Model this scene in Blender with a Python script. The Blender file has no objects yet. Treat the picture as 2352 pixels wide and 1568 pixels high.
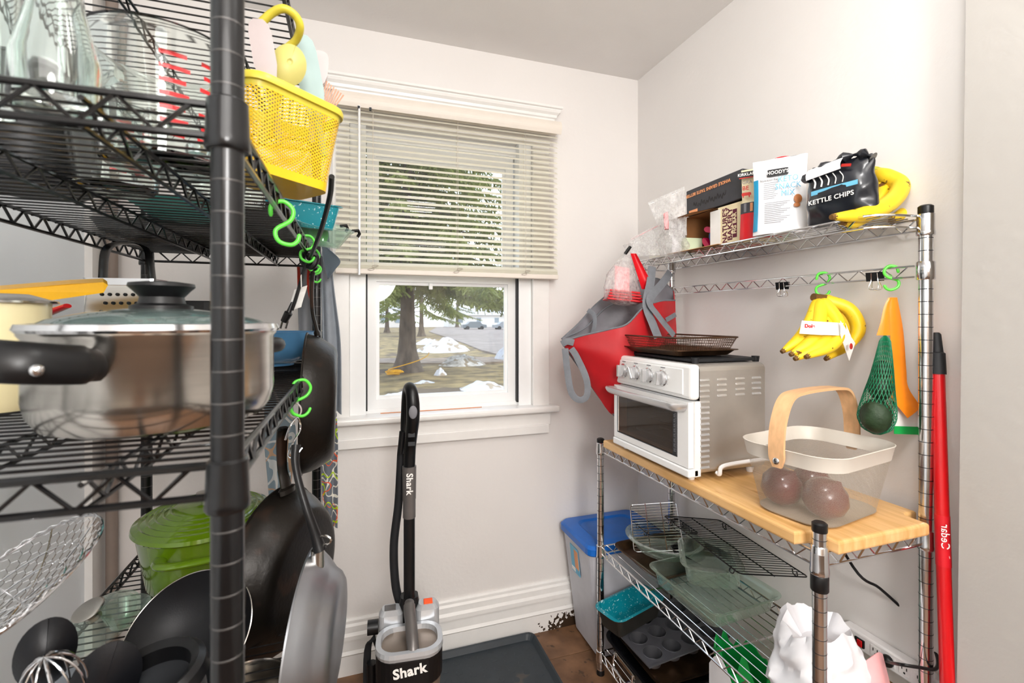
import bpy, bmesh, math, random
from mathutils import Matrix, Vector, noise
random.seed(7)
C = bpy.context.scene.collection
PI = math.pi
# ---------------------------------------------------------------- camera, world, lights, exposure
EYE = 1.32; F = 1086.0; PSI = math.radians(18.6); CY = 732
sn, cs = math.sin(PSI), math.cos(PSI)
def at(px, py, d):
    """surveyed point: pixel of the photograph and its depth along the view axis, in metres"""
    t = (px-1176)/F; v = (CY-py)/F
    return Vector(((sn+t*cs)*d, (cs-t*sn)*d, EYE+v*d))
def atZ(px, py, z):
    return at(px, py, (z-EYE)/((CY-py)/F))
def atX(px, py, x):
    return at(px, py, x/(sn+(px-1176)/F*cs))
def atY(px, py, y):
    return at(px, py, y/(cs-(px-1176)/F*sn))
cam_d = bpy.data.cameras.new('camera'); cam = bpy.data.objects.new('camera', cam_d); C.objects.link(cam)
cam.location = (0, 0, EYE); cam.rotation_euler = (PI/2, 0, -PSI)
cam_d.sensor_width = 36; cam_d.lens = F/2352*36; cam_d.shift_y = -(784-CY)/2352; cam_d.clip_start = .02; cam_d.clip_end = 400
cam_d.dof.use_dof = True; cam_d.dof.focus_distance = 1.6; cam_d.dof.aperture_fstop = 5.6
sc = bpy.context.scene; sc.camera = cam
sc.view_settings.view_transform = 'Standard'; sc.view_settings.look = 'None'
sc.cycles.transparent_max_bounces = 40; sc.view_settings.gamma = 1; sc.view_settings.use_curve_mapping = False; sc.view_settings.exposure = 0.0
W = bpy.data.worlds.new('sky'); sc.world = W; W.use_nodes = True
wn = W.node_tree; bg = wn.nodes['Background']
tc = wn.nodes.new('ShaderNodeTexCoord'); sx = wn.nodes.new('ShaderNodeSeparateXYZ'); rp = wn.nodes.new('ShaderNodeValToRGB')
wn.links.new(tc.outputs['Generated'], sx.inputs[0]); wn.links.new(sx.outputs['Z'], rp.inputs[0]); wn.links.new(rp.outputs[0], bg.inputs[0])
rp.color_ramp.elements[0].color = (.95, .97, 1, 1); rp.color_ramp.elements[1].color = (.62, .76, 1, 1)
rp.color_ramp.elements[1].position = .9
bg.inputs[1].default_value = 2.7
def lamp(name, kind, loc, energy, size, col, rot=(0, 0, 0)):
    l = bpy.data.lights.new(name, kind); l.energy = energy; l.color = col
    if kind == 'AREA': l.shape = 'RECTANGLE'; l.size, l.size_y = size
    elif kind == 'SUN': l.angle = size
    o = bpy.data.objects.new(name, l); o.location = loc; o.rotation_euler = rot; C.objects.link(o); return o
lamp('hazy_sun', 'SUN', (0, 0, 20), 2.0, .12, (1, .95, .86), (math.radians(50), 0, math.radians(60)))
_l = lamp('pantry_ceiling_lamp', 'POINT', (.50, .22, 2.22), 17, None, (1, .985, .96)); _l.data.shadow_soft_size = .11
lamp('added_rear_fill', 'AREA', (.1, -1.2, 2.34), 42, (1.8, 1.2), (1, .965, .93), (math.radians(38), 0, 0))  # unseen fill light added behind the camera, tilted towards the back wall
_l = lamp('added_ceiling_fill', 'POINT', (.15, -1.15, 1.75), 97, None, (1, .985, .965)); _l.data.shadow_soft_size = .28  # unseen fill light, added to lift the ceiling and soften the walls
# ---------------------------------------------------------------- materials
def lin(h):
    if isinstance(h, str):
        h = h.lstrip('#'); c = [int(h[i:i+2], 16)/255 for i in (0, 2, 4)]
        return tuple(x/12.92 if x <= .04045 else ((x+.055)/1.055)**2.4 for x in c)+(1,)
    return tuple(h)+(1,)
MATS = {}
def mat(name, col, rough=.5, metal=0, var=.06, vs=18, bump=0, bs=120, trans=0, ior=1.45, emit=0, coat=0, spots=None, alpha=1, col2=None, stretch=None, sheen=0):
    if name in MATS: return MATS[name]
    m = bpy.data.materials.new(name); m.use_nodes = True; nt = m.node_tree; N, L = nt.nodes, nt.links
    b = N['Principled BSDF']; c = lin(col)
    tcn = N.new('ShaderNodeTexCoord'); src = tcn.outputs['Object']
    if stretch:
        mp = N.new('ShaderNodeMapping'); mp.inputs['Scale'].default_value = stretch; L.new(src, mp.inputs[0]); src = mp.outputs[0]
    nz = N.new('ShaderNodeTexNoise'); nz.inputs['Scale'].default_value = vs; nz.inputs['Detail'].default_value = 4; L.new(src, nz.inputs['Vector'])
    r = N.new('ShaderNodeValToRGB'); L.new(nz.outputs['Fac'], r.inputs[0])
    r.color_ramp.elements[0].position = .3; r.color_ramp.elements[1].position = .7
    r.color_ramp.elements[0].color = tuple(x*(1-var) for x in c[:3])+(1,)
    r.color_ramp.elements[1].color = lin(col2) if col2 else tuple(min(1, x*(1+var)) for x in c[:3])+(1,)
    out = r.outputs[0]
    if spots:
        sc_, lo, scol = spots
        n2 = N.new('ShaderNodeTexNoise'); n2.inputs['Scale'].default_value = sc_; n2.inputs['Detail'].default_value = 3; L.new(src, n2.inputs['Vector'])
        r2 = N.new('ShaderNodeValToRGB'); r2.color_ramp.elements[0].position = lo; r2.color_ramp.elements[1].position = lo+.04; L.new(n2.outputs['Fac'], r2.inputs[0])
        mx = N.new('ShaderNodeMixRGB'); L.new(r2.outputs[0], mx.inputs[0]); L.new(out, mx.inputs[1]); mx.inputs[2].default_value = lin(scol); out = mx.outputs[0]
    L.new(out, b.inputs['Base Color'])
    b.inputs['Roughness'].default_value = rough; b.inputs['Metallic'].default_value = metal
    b.inputs['Transmission Weight'].default_value = trans; b.inputs['IOR'].default_value = ior
    b.inputs['Coat Weight'].default_value = coat; b.inputs['Coat Roughness'].default_value = .06
    b.inputs['Sheen Weight'].default_value = sheen; b.inputs['Alpha'].default_value = alpha
    if emit: b.inputs['Emission Color'].default_value = c; b.inputs['Emission Strength'].default_value = emit
    if bump:
        n3 = N.new('ShaderNodeTexNoise'); n3.inputs['Scale'].default_value = bs; n3.inputs['Detail'].default_value = 3; L.new(src, n3.inputs['Vector'])
        bp = N.new('ShaderNodeBump'); bp.inputs['Strength'].default_value = bump; bp.inputs['Distance'].default_value = .002
        L.new(n3.outputs['Fac'], bp.inputs['Height']); L.new(bp.outputs[0], b.inputs['Normal'])
    MATS[name] = m; return m
def film(name, col, opac=.12, rough=.08, fres=.5, milk='#ffffff'):
    """thin clear sheet: transparency, a little scattering, fresnel gloss"""
    if name in MATS: return MATS[name]
    m = bpy.data.materials.new(name); m.use_nodes = True; nt = m.node_tree; N, L = nt.nodes, nt.links; N.clear()
    o = N.new('ShaderNodeOutputMaterial'); tr = N.new('ShaderNodeBsdfTransparent'); tr.inputs[0].default_value = lin(col)
    df = N.new('ShaderNodeBsdfDiffuse'); df.inputs[0].default_value = lin(milk); gl = N.new('ShaderNodeBsdfGlossy'); gl.inputs['Roughness'].default_value = rough
    nz = N.new('ShaderNodeTexNoise'); nz.inputs['Scale'].default_value = 14
    mu = N.new('ShaderNodeMath'); mu.operation = 'MULTIPLY'; mu.inputs[1].default_value = opac*2; L.new(nz.outputs['Fac'], mu.inputs[0])
    tl_ = N.new('ShaderNodeBsdfTranslucent'); tl_.inputs[0].default_value = lin(milk); dm = N.new('ShaderNodeMixShader'); L.new(df.outputs[0], dm.inputs[1]); L.new(tl_.outputs[0], dm.inputs[2])
    m1 = N.new('ShaderNodeMixShader'); L.new(mu.outputs[0], m1.inputs[0]); L.new(tr.outputs[0], m1.inputs[1]); L.new(dm.outputs[0], m1.inputs[2])
    fr = N.new('ShaderNodeLayerWeight'); fr.inputs[0].default_value = .5
    pw = N.new('ShaderNodeMath'); pw.operation = 'POWER'; pw.inputs[1].default_value = 3; L.new(fr.outputs['Facing'], pw.inputs[0])
    mf = N.new('ShaderNodeMath'); mf.operation = 'MULTIPLY_ADD'; mf.inputs[1].default_value = min(.8, fres*1.3); mf.inputs[2].default_value = .03; L.new(pw.outputs[0], mf.inputs[0])
    m2 = N.new('ShaderNodeMixShader'); L.new(mf.outputs[0], m2.inputs[0]); L.new(m1.outputs[0], m2.inputs[1]); L.new(gl.outputs[0], m2.inputs[2]); L.new(m2.outputs[0], o.inputs[0])
    MATS[name] = m; return m
M_ = dict(
 wall=mat('wall_paint', '#e7e3e0', .6, var=.015, vs=3, bump=.35, bs=60),
 ceil=mat('ceiling_paint', '#eae7e4', .8, var=.02, vs=5, bump=.2, bs=90, spots=(9, .74, '#c4a67c')),
 near=mat('near_wall_shaded_paint', '#b4b0ab', .6, var=.02, vs=4, bump=.5, bs=40),  # greyer copy of the wall paint, dimmer lighting put into its colour
 trim=mat('trim_paint', '#efedea', .3, var=.02, vs=20, bump=.12, bs=60),
 vinyl=mat('vinyl_white', '#f4f5f5', .3, var=.01),
 tile=mat('floor_tile', '#6d4c35', .45, var=.35, vs=9, bump=.25, bs=40, col2='#8a6548', spots=(22, .62, '#4c3829')),
 grout=mat('grout', '#4f3b2c', .9, var=.1),
 blackm=mat('black_powder_coat', '#0d0d0f', .30, .3, var=.1, coat=.3),
 blackg=mat('black_groove', '#5e5c5b', .4, .8, var=.1),
 chrome=mat('chrome', '#d9d9db', .14, 1, var=.04),
 chromed=mat('chrome_groove', '#44474c', .3, 1, var=.04),
 steel=mat('brushed_steel', '#c4bfb8', .2, 1, var=.09, vs=8, stretch=(1, 1, 14)),
 ovsteel=mat('oven_side_steel', '#c2beb8', .5, .85, var=.12, vs=7, bump=.05, bs=30),
 blackp=mat('black_plastic', '#0c0c0e', .38, var=.1), blackr=mat('black_rubber', '#1b1c1f', .6, var=.1),
 iron=mat('seasoned_cast_iron', '#17130f', .36, .35, var=.5, vs=9, bump=.22, bs=120, spots=(6, .62, '#33231a')),
 alum=mat('worn_aluminium', '#9a9da2', .36, .95, var=.2, vs=7, bump=.08, bs=60),
 nonstick=mat('nonstick_coating', '#101115', .42, .2, var=.15, bump=.08, bs=300),
 darksteel=mat('dark_bakeware', '#35332f', .38, .3, var=.15, vs=12), greybake=mat('grey_bakeware', '#5c5c62', .36, .35, var=.1, vs=12),
 brownsteel=mat('baked_on_tray', '#5d4532', .32, .85, var=.4, vs=14, bump=.2, bs=60),
 yellow=mat('yellow_plastic', '#e3b606', .35, var=.05, coat=.2), yellow2=mat('yellow_plastic_pale', '#cdbd3c', .35, var=.04),
 cream=mat('cream_enamel', '#e9deb0', .25, var=.04, coat=.4), limeg=mat('green_hook_plastic', '#5fe045', .3, var=.04, coat=.3),
 teal=mat('teal_speckled_enamel', '#0d8c9c', .3, var=.1, vs=10, coat=.5, spots=(150, .64, '#d2f1f4')),
 tealp=mat('teal_plastic', '#58bcb8', .35, var=.05), bluebowl=mat('blue_bowl', '#4f7fa6', .22, var=.08, coat=.5),
 green=mat('green_enamel', '#5c7b0c', .14, var=.08, vs=6, coat=.8), white=mat('white_plastic', '#eceaea', .3, var=.02, coat=.2),
 red=mat('red_plastic', '#c40c14', .3, var=.05, coat=.3), redbag=mat('red_nylon', '#b40c18', .5, var=.14, vs=9, bump=.35, bs=25, sheen=.1),
 greyb=mat('grey_webbing', '#73767c', .75, var=.08, vs=50, bump=.3, bs=300), greyl=mat('grey_lining', '#7b7a80', .45, var=.2, vs=12, bump=.6, bs=30),
 wood=mat('bamboo_board', '#e0ab65', .4, var=.13, vs=5, col2='#eec084', stretch=(14, 1.2, 4), spots=(4.5, .66, '#c98b45'), coat=.15),
 ply=mat('bent_beech', '#e2b384', .42, var=.1, vs=6, stretch=(2, 20, 8)),
 mesh=mat('beige_mesh_steel', '#b3a899', .45, var=.04), rimc=mat('beige_rim', '#d6cfc4', .38, var=.02),
 onion=mat('purple_onion_skin', '#43141a', .28, var=.45, vs=6, coat=.5, col2='#742a2c'),
 ban=mat('banana_skin', '#f3c60e', .42, var=.05, vs=10, col2='#f5d436', spots=(42, .655, '#6b4316')), bant=mat('banana_stem', '#6b4a1c', .7, var=.3), bang=mat('banana_neck', '#b9b52c', .5, var=.1),
 net=mat('green_net', '#12714d', .5, var=.1), avo=mat('avocado_skin', '#22361f', .55, var=.4, vs=30, bump=.8, bs=120),
 orange=mat('orange_film', '#f58a1c', .3, var=.06, coat=.3), blue=mat('blue_lid', '#1467c4', .35, var=.08, coat=.1),
 bin=mat('milky_bin_plastic', '#c3c4cc', .35, var=.04), card=mat('cardboard', '#b98a5a', .8, var=.1, vs=30), cardin=mat('cardboard_inside', '#8d6038', .85, var=.1),
 creamc=mat('cream_carton', '#ecdcb4', .5, var=.03), darkc=mat('charcoal_carton', '#3b3b40', .5, var=.08, vs=60), darkc2=mat('dark_carton_end', '#2a2422', .5),
 maroon=mat('maroon_ink', '#5e1430', .5), peach=mat('peach_ink', '#e9a06e', .5), ink=mat('black_ink', '#222224', .5), inkw=mat('white_ink', '#f4f2ee', .5),
 redink=mat('red_ink', '#b5281f', .5), blueink=mat('blue_ink', '#6cb8da', .5), grink=mat('grey_ink', '#77777c', .6),
 bagw=mat('white_pouch', '#f1f1f4', .3, var=.03, bump=.5, bs=18, coat=.2), bagc=mat('cream_pouch', '#efe2bd', .35, var=.04, bump=.5, bs=14), bagr=mat('red_pouch', '#cf1520', .35, var=.1, bump=.6, bs=14), bagbl=mat('blue_pouch', '#1c9ccb', .3, var=.08, bump=.5, bs=14),
 bagk=mat('black_chip_bag', '#1c1f27', .3, var=.3, vs=10, bump=.7, bs=16, coat=.3), bagg=mat('green_bag', '#17a64d', .35, var=.1, bump=.4, bs=16),
 pink=mat('pink_film', '#f0aeb0', .45, var=.1, bump=.5, bs=15), paper=mat('white_bag_film', '#ededf1', .45, var=.03, bump=.6, bs=12),
 mag=mat('magenta_wrapper', '#c3124f', .25, var=.15, bump=.5, bs=40), navy=mat('navy_wrapper', '#24428c', .3),
 knob=mat('silver_knob', '#cfcfd0', .25, .6, var=.03), ovw=mat('white_oven_enamel', '#f3f2f0', .22, var=.01, coat=.4),
 vacg=mat('vacuum_grey', '#6e6a68', .35, .4, var=.06), vacs=mat('vacuum_silver', '#c3c6ca', .28, .4, var=.03), vacb=mat('vacuum_bronze', '#8a7c70', .3, .5, var=.05),
 cloth=mat('grey_cloth', '#8e949c', .8, var=.08, vs=30, bump=.4, bs=200), cloth2=mat('patterned_cloth', '#9fb0bd', .8, var=.06, bump=.3, bs=150),
 slat=mat('blind_slat', '#faf8f0', .5, var=.01), rail=mat('blind_rail', '#e6ddd2', .45, var=.02),
 matt=mat('rubber_tray', '#30373d', .5, var=.12, vs=14, spots=(7, .66, '#4a4744')), sil=mat('peach_silicone', '#cf9c82', .5), silw=mat('white_silicone', '#b9acab', .45), sily=mat('pale_yellow_silicone', '#bdb468', .45), silb=mat('pale_blue_silicone', '#9fb3b1', .45),
 ovin=mat('oven_cavity', '#4a3524', .35, .6, var=.5, vs=8),
 pip=mat('vertical_pipe_paint', '#8d7f76', .5, var=.05), lcd=mat('orange_patch', '#ff5a20', .5),
)
M_['glass'] = mat('clear_glassware', '#f4fbf8', .03, trans=1, ior=1.47, var=0)
M_['pyrex'] = film('thin_clear_glass', '#eef6f2', .05, .04, .45, '#dfeee6')

def glass2(name, tint, edge, power=2.8, amt=.9):
    m = bpy.data.materials.new(name); m.use_nodes = True; nt = m.node_tree; N, L = nt.nodes, nt.links; N.clear()
    o = N.new('ShaderNodeOutputMaterial'); tr = N.new('ShaderNodeBsdfTransparent'); tr.inputs[0].default_value = lin(tint)
    df = N.new('ShaderNodeBsdfDiffuse'); df.inputs[0].default_value = lin(edge); gl = N.new('ShaderNodeBsdfGlossy'); gl.inputs['Roughness'].default_value = .06
    lw = N.new('ShaderNodeLayerWeight'); lw.inputs[0].default_value = .5
    nz = N.new('ShaderNodeTexNoise'); nz.inputs['Scale'].default_value = 20
    ad = N.new('ShaderNodeMath'); ad.operation = 'MULTIPLY_ADD'; ad.inputs[1].default_value = .25; L.new(nz.outputs['Fac'], ad.inputs[0]); ad.inputs[2].default_value = -.1
    sm = N.new('ShaderNodeMath'); L.new(lw.outputs['Facing'], sm.inputs[0]); L.new(ad.outputs[0], sm.inputs[1]); sm.use_clamp = True
    pw = N.new('ShaderNodeMath'); pw.operation = 'POWER'; pw.inputs[1].default_value = power; L.new(sm.outputs[0], pw.inputs[0])
    ma = N.new('ShaderNodeMath'); ma.operation = 'MULTIPLY_ADD'; ma.inputs[1].default_value = amt; ma.inputs[2].default_value = .06; L.new(pw.outputs[0], ma.inputs[0])
    m1 = N.new('ShaderNodeMixShader'); m1.inputs[0].default_value = .62; L.new(df.outputs[0], m1.inputs[1]); L.new(gl.outputs[0], m1.inputs[2])
    m2 = N.new('ShaderNodeMixShader'); L.new(ma.outputs[0], m2.inputs[0]); L.new(tr.outputs[0], m2.inputs[1]); L.new(m1.outputs[0], m2.inputs[2]); L.new(m2.outputs[0], o.inputs[0])
    MATS[name] = m; return m
M_['dishglass'] = glass2('baking_dish_glass', '#eff8f3', '#dcebdf')
M_['pane'] = film('window_glass', '#fbfdfd', .02, .02, .12)
M_['poly'] = film('polythene', '#fafafa', .30, .32, .08)
M_['tint'] = film('green_tinted_glass', '#dcebe8', .30, .05, .6, '#bccfce')
M_['ovglass'] = film('oven_door_glass', '#b49a80', .12, .04, .3, '#6a5038')
# translucent slats
_m = M_['slat']; _n = _m.node_tree; _t = _n.nodes.new('ShaderNodeBsdfTranslucent'); _t.inputs[0].default_value = (.95, .93, .84, 1)
_x = _n.nodes.new('ShaderNodeMixShader'); _x.inputs[0].default_value = .5
_n.links.new(_n.nodes['Principled BSDF'].outputs[0], _x.inputs[1]); _n.links.new(_t.outputs[0], _x.inputs[2]); _n.links.new(_x.outputs[0], _n.nodes['Material Output'].inputs[0])
# ---------------------------------------------------------------- mesh helpers
def frame(o, xd, yd):
    x = Vector(xd).normalized(); y = Vector(yd); y = (y-x*y.dot(x)).normalized(); z = x.cross(y)
    return Matrix(((x.x, y.x, z.x, o[0]), (x.y, y.y, z.y, o[1]), (x.z, y.z, z.z, o[2]), (0, 0, 0, 1)))
def axisM(o, zd, up=(0, 0, 1)):
    z = Vector(zd).normalized(); u = Vector(up)
    if abs(z.dot(u)) > .95: u = Vector((1, 0, 0))
    x = u.cross(z).normalized(); y = z.cross(x)
    return Matrix(((x.x, y.x, z.x, o[0]), (x.y, y.y, z.y, o[1]), (x.z, y.z, z.z, o[2]), (0, 0, 0, 1)))
def TR(loc, rz=0, rx=0, ry=0):
    return Matrix.Translation(loc) @ Matrix.Rotation(rz, 4, 'Z') @ Matrix.Rotation(ry, 4, 'Y') @ Matrix.Rotation(rx, 4, 'X')
class MB:
    def __init__(s): s.v = []; s.f = []; s.s = []
    def add(s, vs, fs, M=None, smooth=False):
        k = len(s.v)
        s.v += [tuple(M @ Vector(p)) if M else tuple(p) for p in vs]
        s.f += [tuple(i+k for i in f) for f in fs]; s.s += [smooth]*len(fs); return s
    def box(s, x0, x1, y0, y1, z0, z1, M=None, bev=0, seg=2):
        if x0 > x1: x0, x1 = x1, x0
        if y0 > y1: y0, y1 = y1, y0
        if z0 > z1: z0, z1 = z1, z0
        if bev:
            b = bmesh.new(); bmesh.ops.create_cube(b, size=1)
            for v in b.verts: v.co = Vector(((x0+x1)/2+v.co.x*(x1-x0), (y0+y1)/2+v.co.y*(y1-y0), (z0+z1)/2+v.co.z*(z1-z0)))
            bmesh.ops.bevel(b, geom=b.edges[:], offset=bev, segments=seg, profile=.5, affect='EDGES')
            b.verts.index_update(); s.add([v.co.copy() for v in b.verts], [[v.index for v in f.verts] for f in b.faces], M, False); b.free(); return s
        vs = [(x, y, z) for z in (z0, z1) for y in (y0, y1) for x in (x0, x1)]
        return s.add(vs, [(0, 2, 3, 1), (4, 5, 7, 6), (0, 1, 5, 4), (2, 6, 7, 3), (0, 4, 6, 2), (1, 3, 7, 5)], M)
    def rings(s, rs, cap0=True, cap1=True, M=None, smooth=True, closed=False, loop=False):
        n = len(rs[0]); vs = [p for r in rs for p in r]; fs = []
        m = len(rs)
        for i in range(m if loop else m-1):
            j = (i+1) % m
            for k in range(n): l = (k+1) % n; fs.append((i*n+k, i*n+l, j*n+l, j*n+k))
        s.add(vs, fs, M, smooth)
        if not loop:
            if cap0: s.add(rs[0], [tuple(range(n))[::-1]], M)
            if cap1: s.add(rs[-1], [tuple(range(n))], M)
        return s
    def tube(s, pts, r, n=8, closed=False, M=None, flat=None, up=None):
        P = [Vector(p) for p in pts]; m = len(P); R = r if isinstance(r, (list, tuple)) else [r]*m
        t0 = (P[1]-P[0]).normalized(); a = Vector(up) if up else (Vector((0, 0, 1)) if abs(t0.z) < .9 else Vector((1, 0, 0)))
        a = (a-t0*a.dot(t0)).normalized(); rs = []
        for i in range(m):
            if closed: t = P[(i+1) % m]-P[i-1]
            else: t = P[min(i+1, m-1)]-P[max(i-1, 0)]
            t = t.normalized() if t.length > 1e-9 else t0
            a = a-t*a.dot(t); a = a.normalized() if a.length > 1e-6 else t.orthogonal().normalized()
            b = t.cross(a); fl = flat or 1
            rs.append([P[i]+(a*math.cos(q)*R[i]*fl+b*math.sin(q)*R[i]) for q in (2*PI*k/n for k in range(n))])
        return s.rings(rs, True, True, M, True, loop=closed)
    def lathe(s, prof, n=32, M=None, sx=1, sy=1, smooth=True):
        rs = [[(r*sx*math.cos(2*PI*k/n), r*sy*math.sin(2*PI*k/n), z) for k in range(n)] for r, z in prof]
        return s.rings(rs, prof[0][0] < .03, prof[-1][0] < .03, M, smooth)
    def rr(s, secs, M=None, n=4, cap0=True, cap1=True, smooth=False):
        """loft of rounded rectangles (w, d, radius, z[, cx, cy])"""
        return s.rings([rrect(*q, n=n) for q in secs], cap0, cap1, M, smooth)
    def prism(s, pts, z0, z1, M=None, smooth=False):
        return s.rings([[(x, y, z0) for x, y in pts], [(x, y, z1) for x, y in pts]], True, True, M, smooth)
    def ell(s, c, r, M=None, n=20, m=12):
        rx, ry, rz = r if isinstance(r, (list, tuple)) else (r, r, r)
        rs = [[(c[0]+rx*math.sin(a)*math.cos(2*PI*k/n), c[1]+ry*math.sin(a)*math.sin(2*PI*k/n), c[2]-rz*math.cos(a)) for k in range(n)] for a in [PI*(i+.02)/(m+.04) for i in range(m+1)]]
        return s.rings(rs, True, True, M, True)
    def sheet(s, fn, nu, nv, th=0, M=None, smooth=True):
        g = [[Vector(fn(i/nu, j/nv)) for j in range(nv+1)] for i in range(nu+1)]; w = nv+1
        idx = lambda i, j: i*w+j
        vs = [p for r in g for p in r]; fs = [(idx(i, j), idx(i+1, j), idx(i+1, j+1), idx(i, j+1)) for i in range(nu) for j in range(nv)]
        if not th: return s.add(vs, fs, M, smooth)
        nn = []
        for i in range(nu+1):
            for j in range(nv+1):
                a = g[min(i+1, nu)][j]-g[max(i-1, 0)][j]; b = g[i][min(j+1, nv)]-g[i][max(j-1, 0)]
                q = a.cross(b); nn.append(q.normalized() if q.length > 1e-12 else Vector((0, 0, 1)))
        k = len(vs); vs2 = [vs[i]-nn[i]*th for i in range(k)]
        fs2 = [tuple(x+k for x in f)[::-1] for f in fs]
        br = [idx(i, 0) for i in range(nu+1)]+[idx(nu, j) for j in range(1, nv+1)]+[idx(i, nv) for i in range(nu-1, -1, -1)]+[idx(0, j) for j in range(nv-1, 0, -1)]
        side = [(br[q], br[q-1], br[q-1]+k, br[q]+k) for q in range(len(br))]
        return s.add(vs+vs2, fs+fs2+side, M, smooth)
    def build(s, name, m, parent=None, loc=None, world=True, kind=None, label=None):
        """world=True: the points are world points, and are moved into the parent's (or own) frame"""
        me = bpy.data.meshes.new(name); inv = None
        if parent is not None: inv = WM[parent.name].inverted() if world else None
        elif loc is not None: inv = Matrix.Translation(loc).inverted() if world else None
        vs = [inv @ Vector(p) for p in s.v] if inv else s.v
        me.from_pydata([tuple(p) for p in vs], [], s.f)
        me.polygons.foreach_set('use_smooth', s.s)
        b = bmesh.new(); b.from_mesh(me); bmesh.ops.recalc_face_normals(b, faces=b.faces)
        for e in b.edges:
            if len(e.link_faces) == 2 and e.calc_face_angle(0) > .65: e.smooth = False
        b.to_mesh(me); b.free()
        me.materials.append(m if not isinstance(m, str) else M_[m]); o = bpy.data.objects.new(name, me); C.objects.link(o)
        if parent is not None: o.parent = parent; WM[o.name] = WM[parent.name]
        else:
            l = Vector(loc) if loc is not None else Vector((0, 0, 0)); o.location = l; WM[o.name] = Matrix.Translation(l)
        if kind: o['kind'] = kind
        if label: o['label'] = label
        return o
WM = {}
def rrect(w, d, r, z, cx=0, cy=0, n=4):
    r = min(r, w/2-1e-5, d/2-1e-5); out = []
    for (qx, qy, a0) in ((1, 1, 0), (-1, 1, PI/2), (-1, -1, PI), (1, -1, 3*PI/2)):
        for k in range(n+1):
            a = a0+PI/2*k/n; out.append((cx+qx*(w/2-r)+r*math.cos(a), cy+qy*(d/2-r)+r*math.sin(a), z))
    return out
def thing(name, label, cat, M=(0, 0, 0), group=None):
    o = bpy.data.objects.new(name, None); C.objects.link(o); o.empty_display_size = .05
    if not isinstance(M, Matrix): M = Matrix.Translation(M)
    o.matrix_basis = M; WM[o.name] = M.copy()
    o['label'] = label; o['category'] = cat
    if group: o['group'] = group
    return o
def tag(o, label, cat, group=None):
    o['label'] = label; o['category'] = cat
    if group: o['group'] = group
    return o
def struct(o): o['kind'] = 'structure'; return o
def copy_tree(o, M, label=None):
    c = o.copy(); C.objects.link(c)
    if M is not None: c.matrix_basis = M
    if label: c['label'] = label
    for ch in [x for x in bpy.data.objects if x.parent == o]:
        d = copy_tree(ch, None); d.parent = c
    return c
def text(body, size, m, parent, M, name='lettering', bold=0, sx=1, ext=.0003, al='CENTER'):
    cu = bpy.data.curves.new(name, 'FONT'); cu.body = body; cu.size = size; cu.extrude = ext; cu.offset = bold
    cu.align_x = al; cu.align_y = 'CENTER'; cu.resolution_u = 3; cu.space_character = 1.06; cu.materials.append(M_[m])
    q = bpy.data.objects.new('tmp', cu); C.objects.link(q); me = bpy.data.meshes.new_from_object(q); bpy.data.objects.remove(q)
    me.name = name; o = bpy.data.objects.new(name, me); C.objects.link(o)
    L = M @ Matrix.Diagonal((sx, 1, 1, 1))
    o.parent = parent; o.matrix_basis = WM[parent.name].inverted() @ L; return o
def arc(c, r, a0, a1, n, ax=(1, 0, 0), ay=(0, 0, 1)):
    ax, ay, c = Vector(ax), Vector(ay), Vector(c)
    return [c+ax*r*math.cos(a)+ay*r*math.sin(a) for a in (a0+(a1-a0)*i/n for i in range(n+1))]
def spline(P, k=6):
    P = [Vector(p) for p in P]; Q = [P[0]*2-P[1]]+P+[P[-1]*2-P[-2]]; out = []
    for i in range(1, len(Q)-2):
        for j in range(k):
            t = j/k; a, b, c, d = Q[i-1], Q[i], Q[i+1], Q[i+2]
            out.append(.5*((2*b)+(c-a)*t+(2*a-5*b+4*c-d)*t*t+(3*b-a-3*c+d)*t**3))
    return out+[P[-1]]
# ---------------------------------------------------------------- room shell
BY = 1.87; RX = 1.238; LX = -.775; CZ = 2.412; NX = 1.17; NYB = .612; REAR = -2.4; KL = -1.6
struct(MB().box(KL-.1, 1.4, REAR-.1, BY+.15, -.06, -.004).build('floor', 'grout'))
fl = bpy.data.objects['floor']
tb = MB().box(.0015, .3035, .0015, .3035, -.004, 0, bev=.0012, seg=1)
first = None
for i in range(-6, 5):
    for j in range(-6, 7):
        x, y = .965+.305*(i-1)-.305*2, 1.69+.305*j-.305*6
        if x > 1.3 or x+.3 < KL or y > BY or y < -1.0: continue
        if first is None: t = tb.build('tile', 'tile', fl, world=False); first = t
        else: t = first.copy(); C.objects.link(t); t.parent = fl
        t.location = (x, y, 0)
struct(MB().box(KL-.1, 1.4, REAR-.1, BY+.15, CZ, CZ+.1).build('ceiling', 'ceil'))
WX0, WX1, WZ0, WZ1 = -.012, .716, .955, 2.06      # rough opening inside the casing
wb = MB().box(LX-.1, WX0, BY, BY+.13, 0, CZ).box(WX1, RX+.1, BY, BY+.13, 0, CZ).box(WX0, WX1, BY, BY+.13, 0, WZ0).box(WX0, WX1, BY, BY+.13, WZ1, CZ)
struct(wb.build('wall_back', 'wall'))
struct(MB().box(RX, RX+.12, .58, BY, 0, CZ).build('wall_right', 'wall'))
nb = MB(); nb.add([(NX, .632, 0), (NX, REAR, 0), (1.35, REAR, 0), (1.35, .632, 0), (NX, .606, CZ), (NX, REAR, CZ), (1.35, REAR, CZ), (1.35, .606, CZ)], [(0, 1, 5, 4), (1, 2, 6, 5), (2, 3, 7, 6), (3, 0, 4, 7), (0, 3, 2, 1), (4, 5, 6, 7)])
struct(nb.build('wall_near', 'near'))
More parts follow.
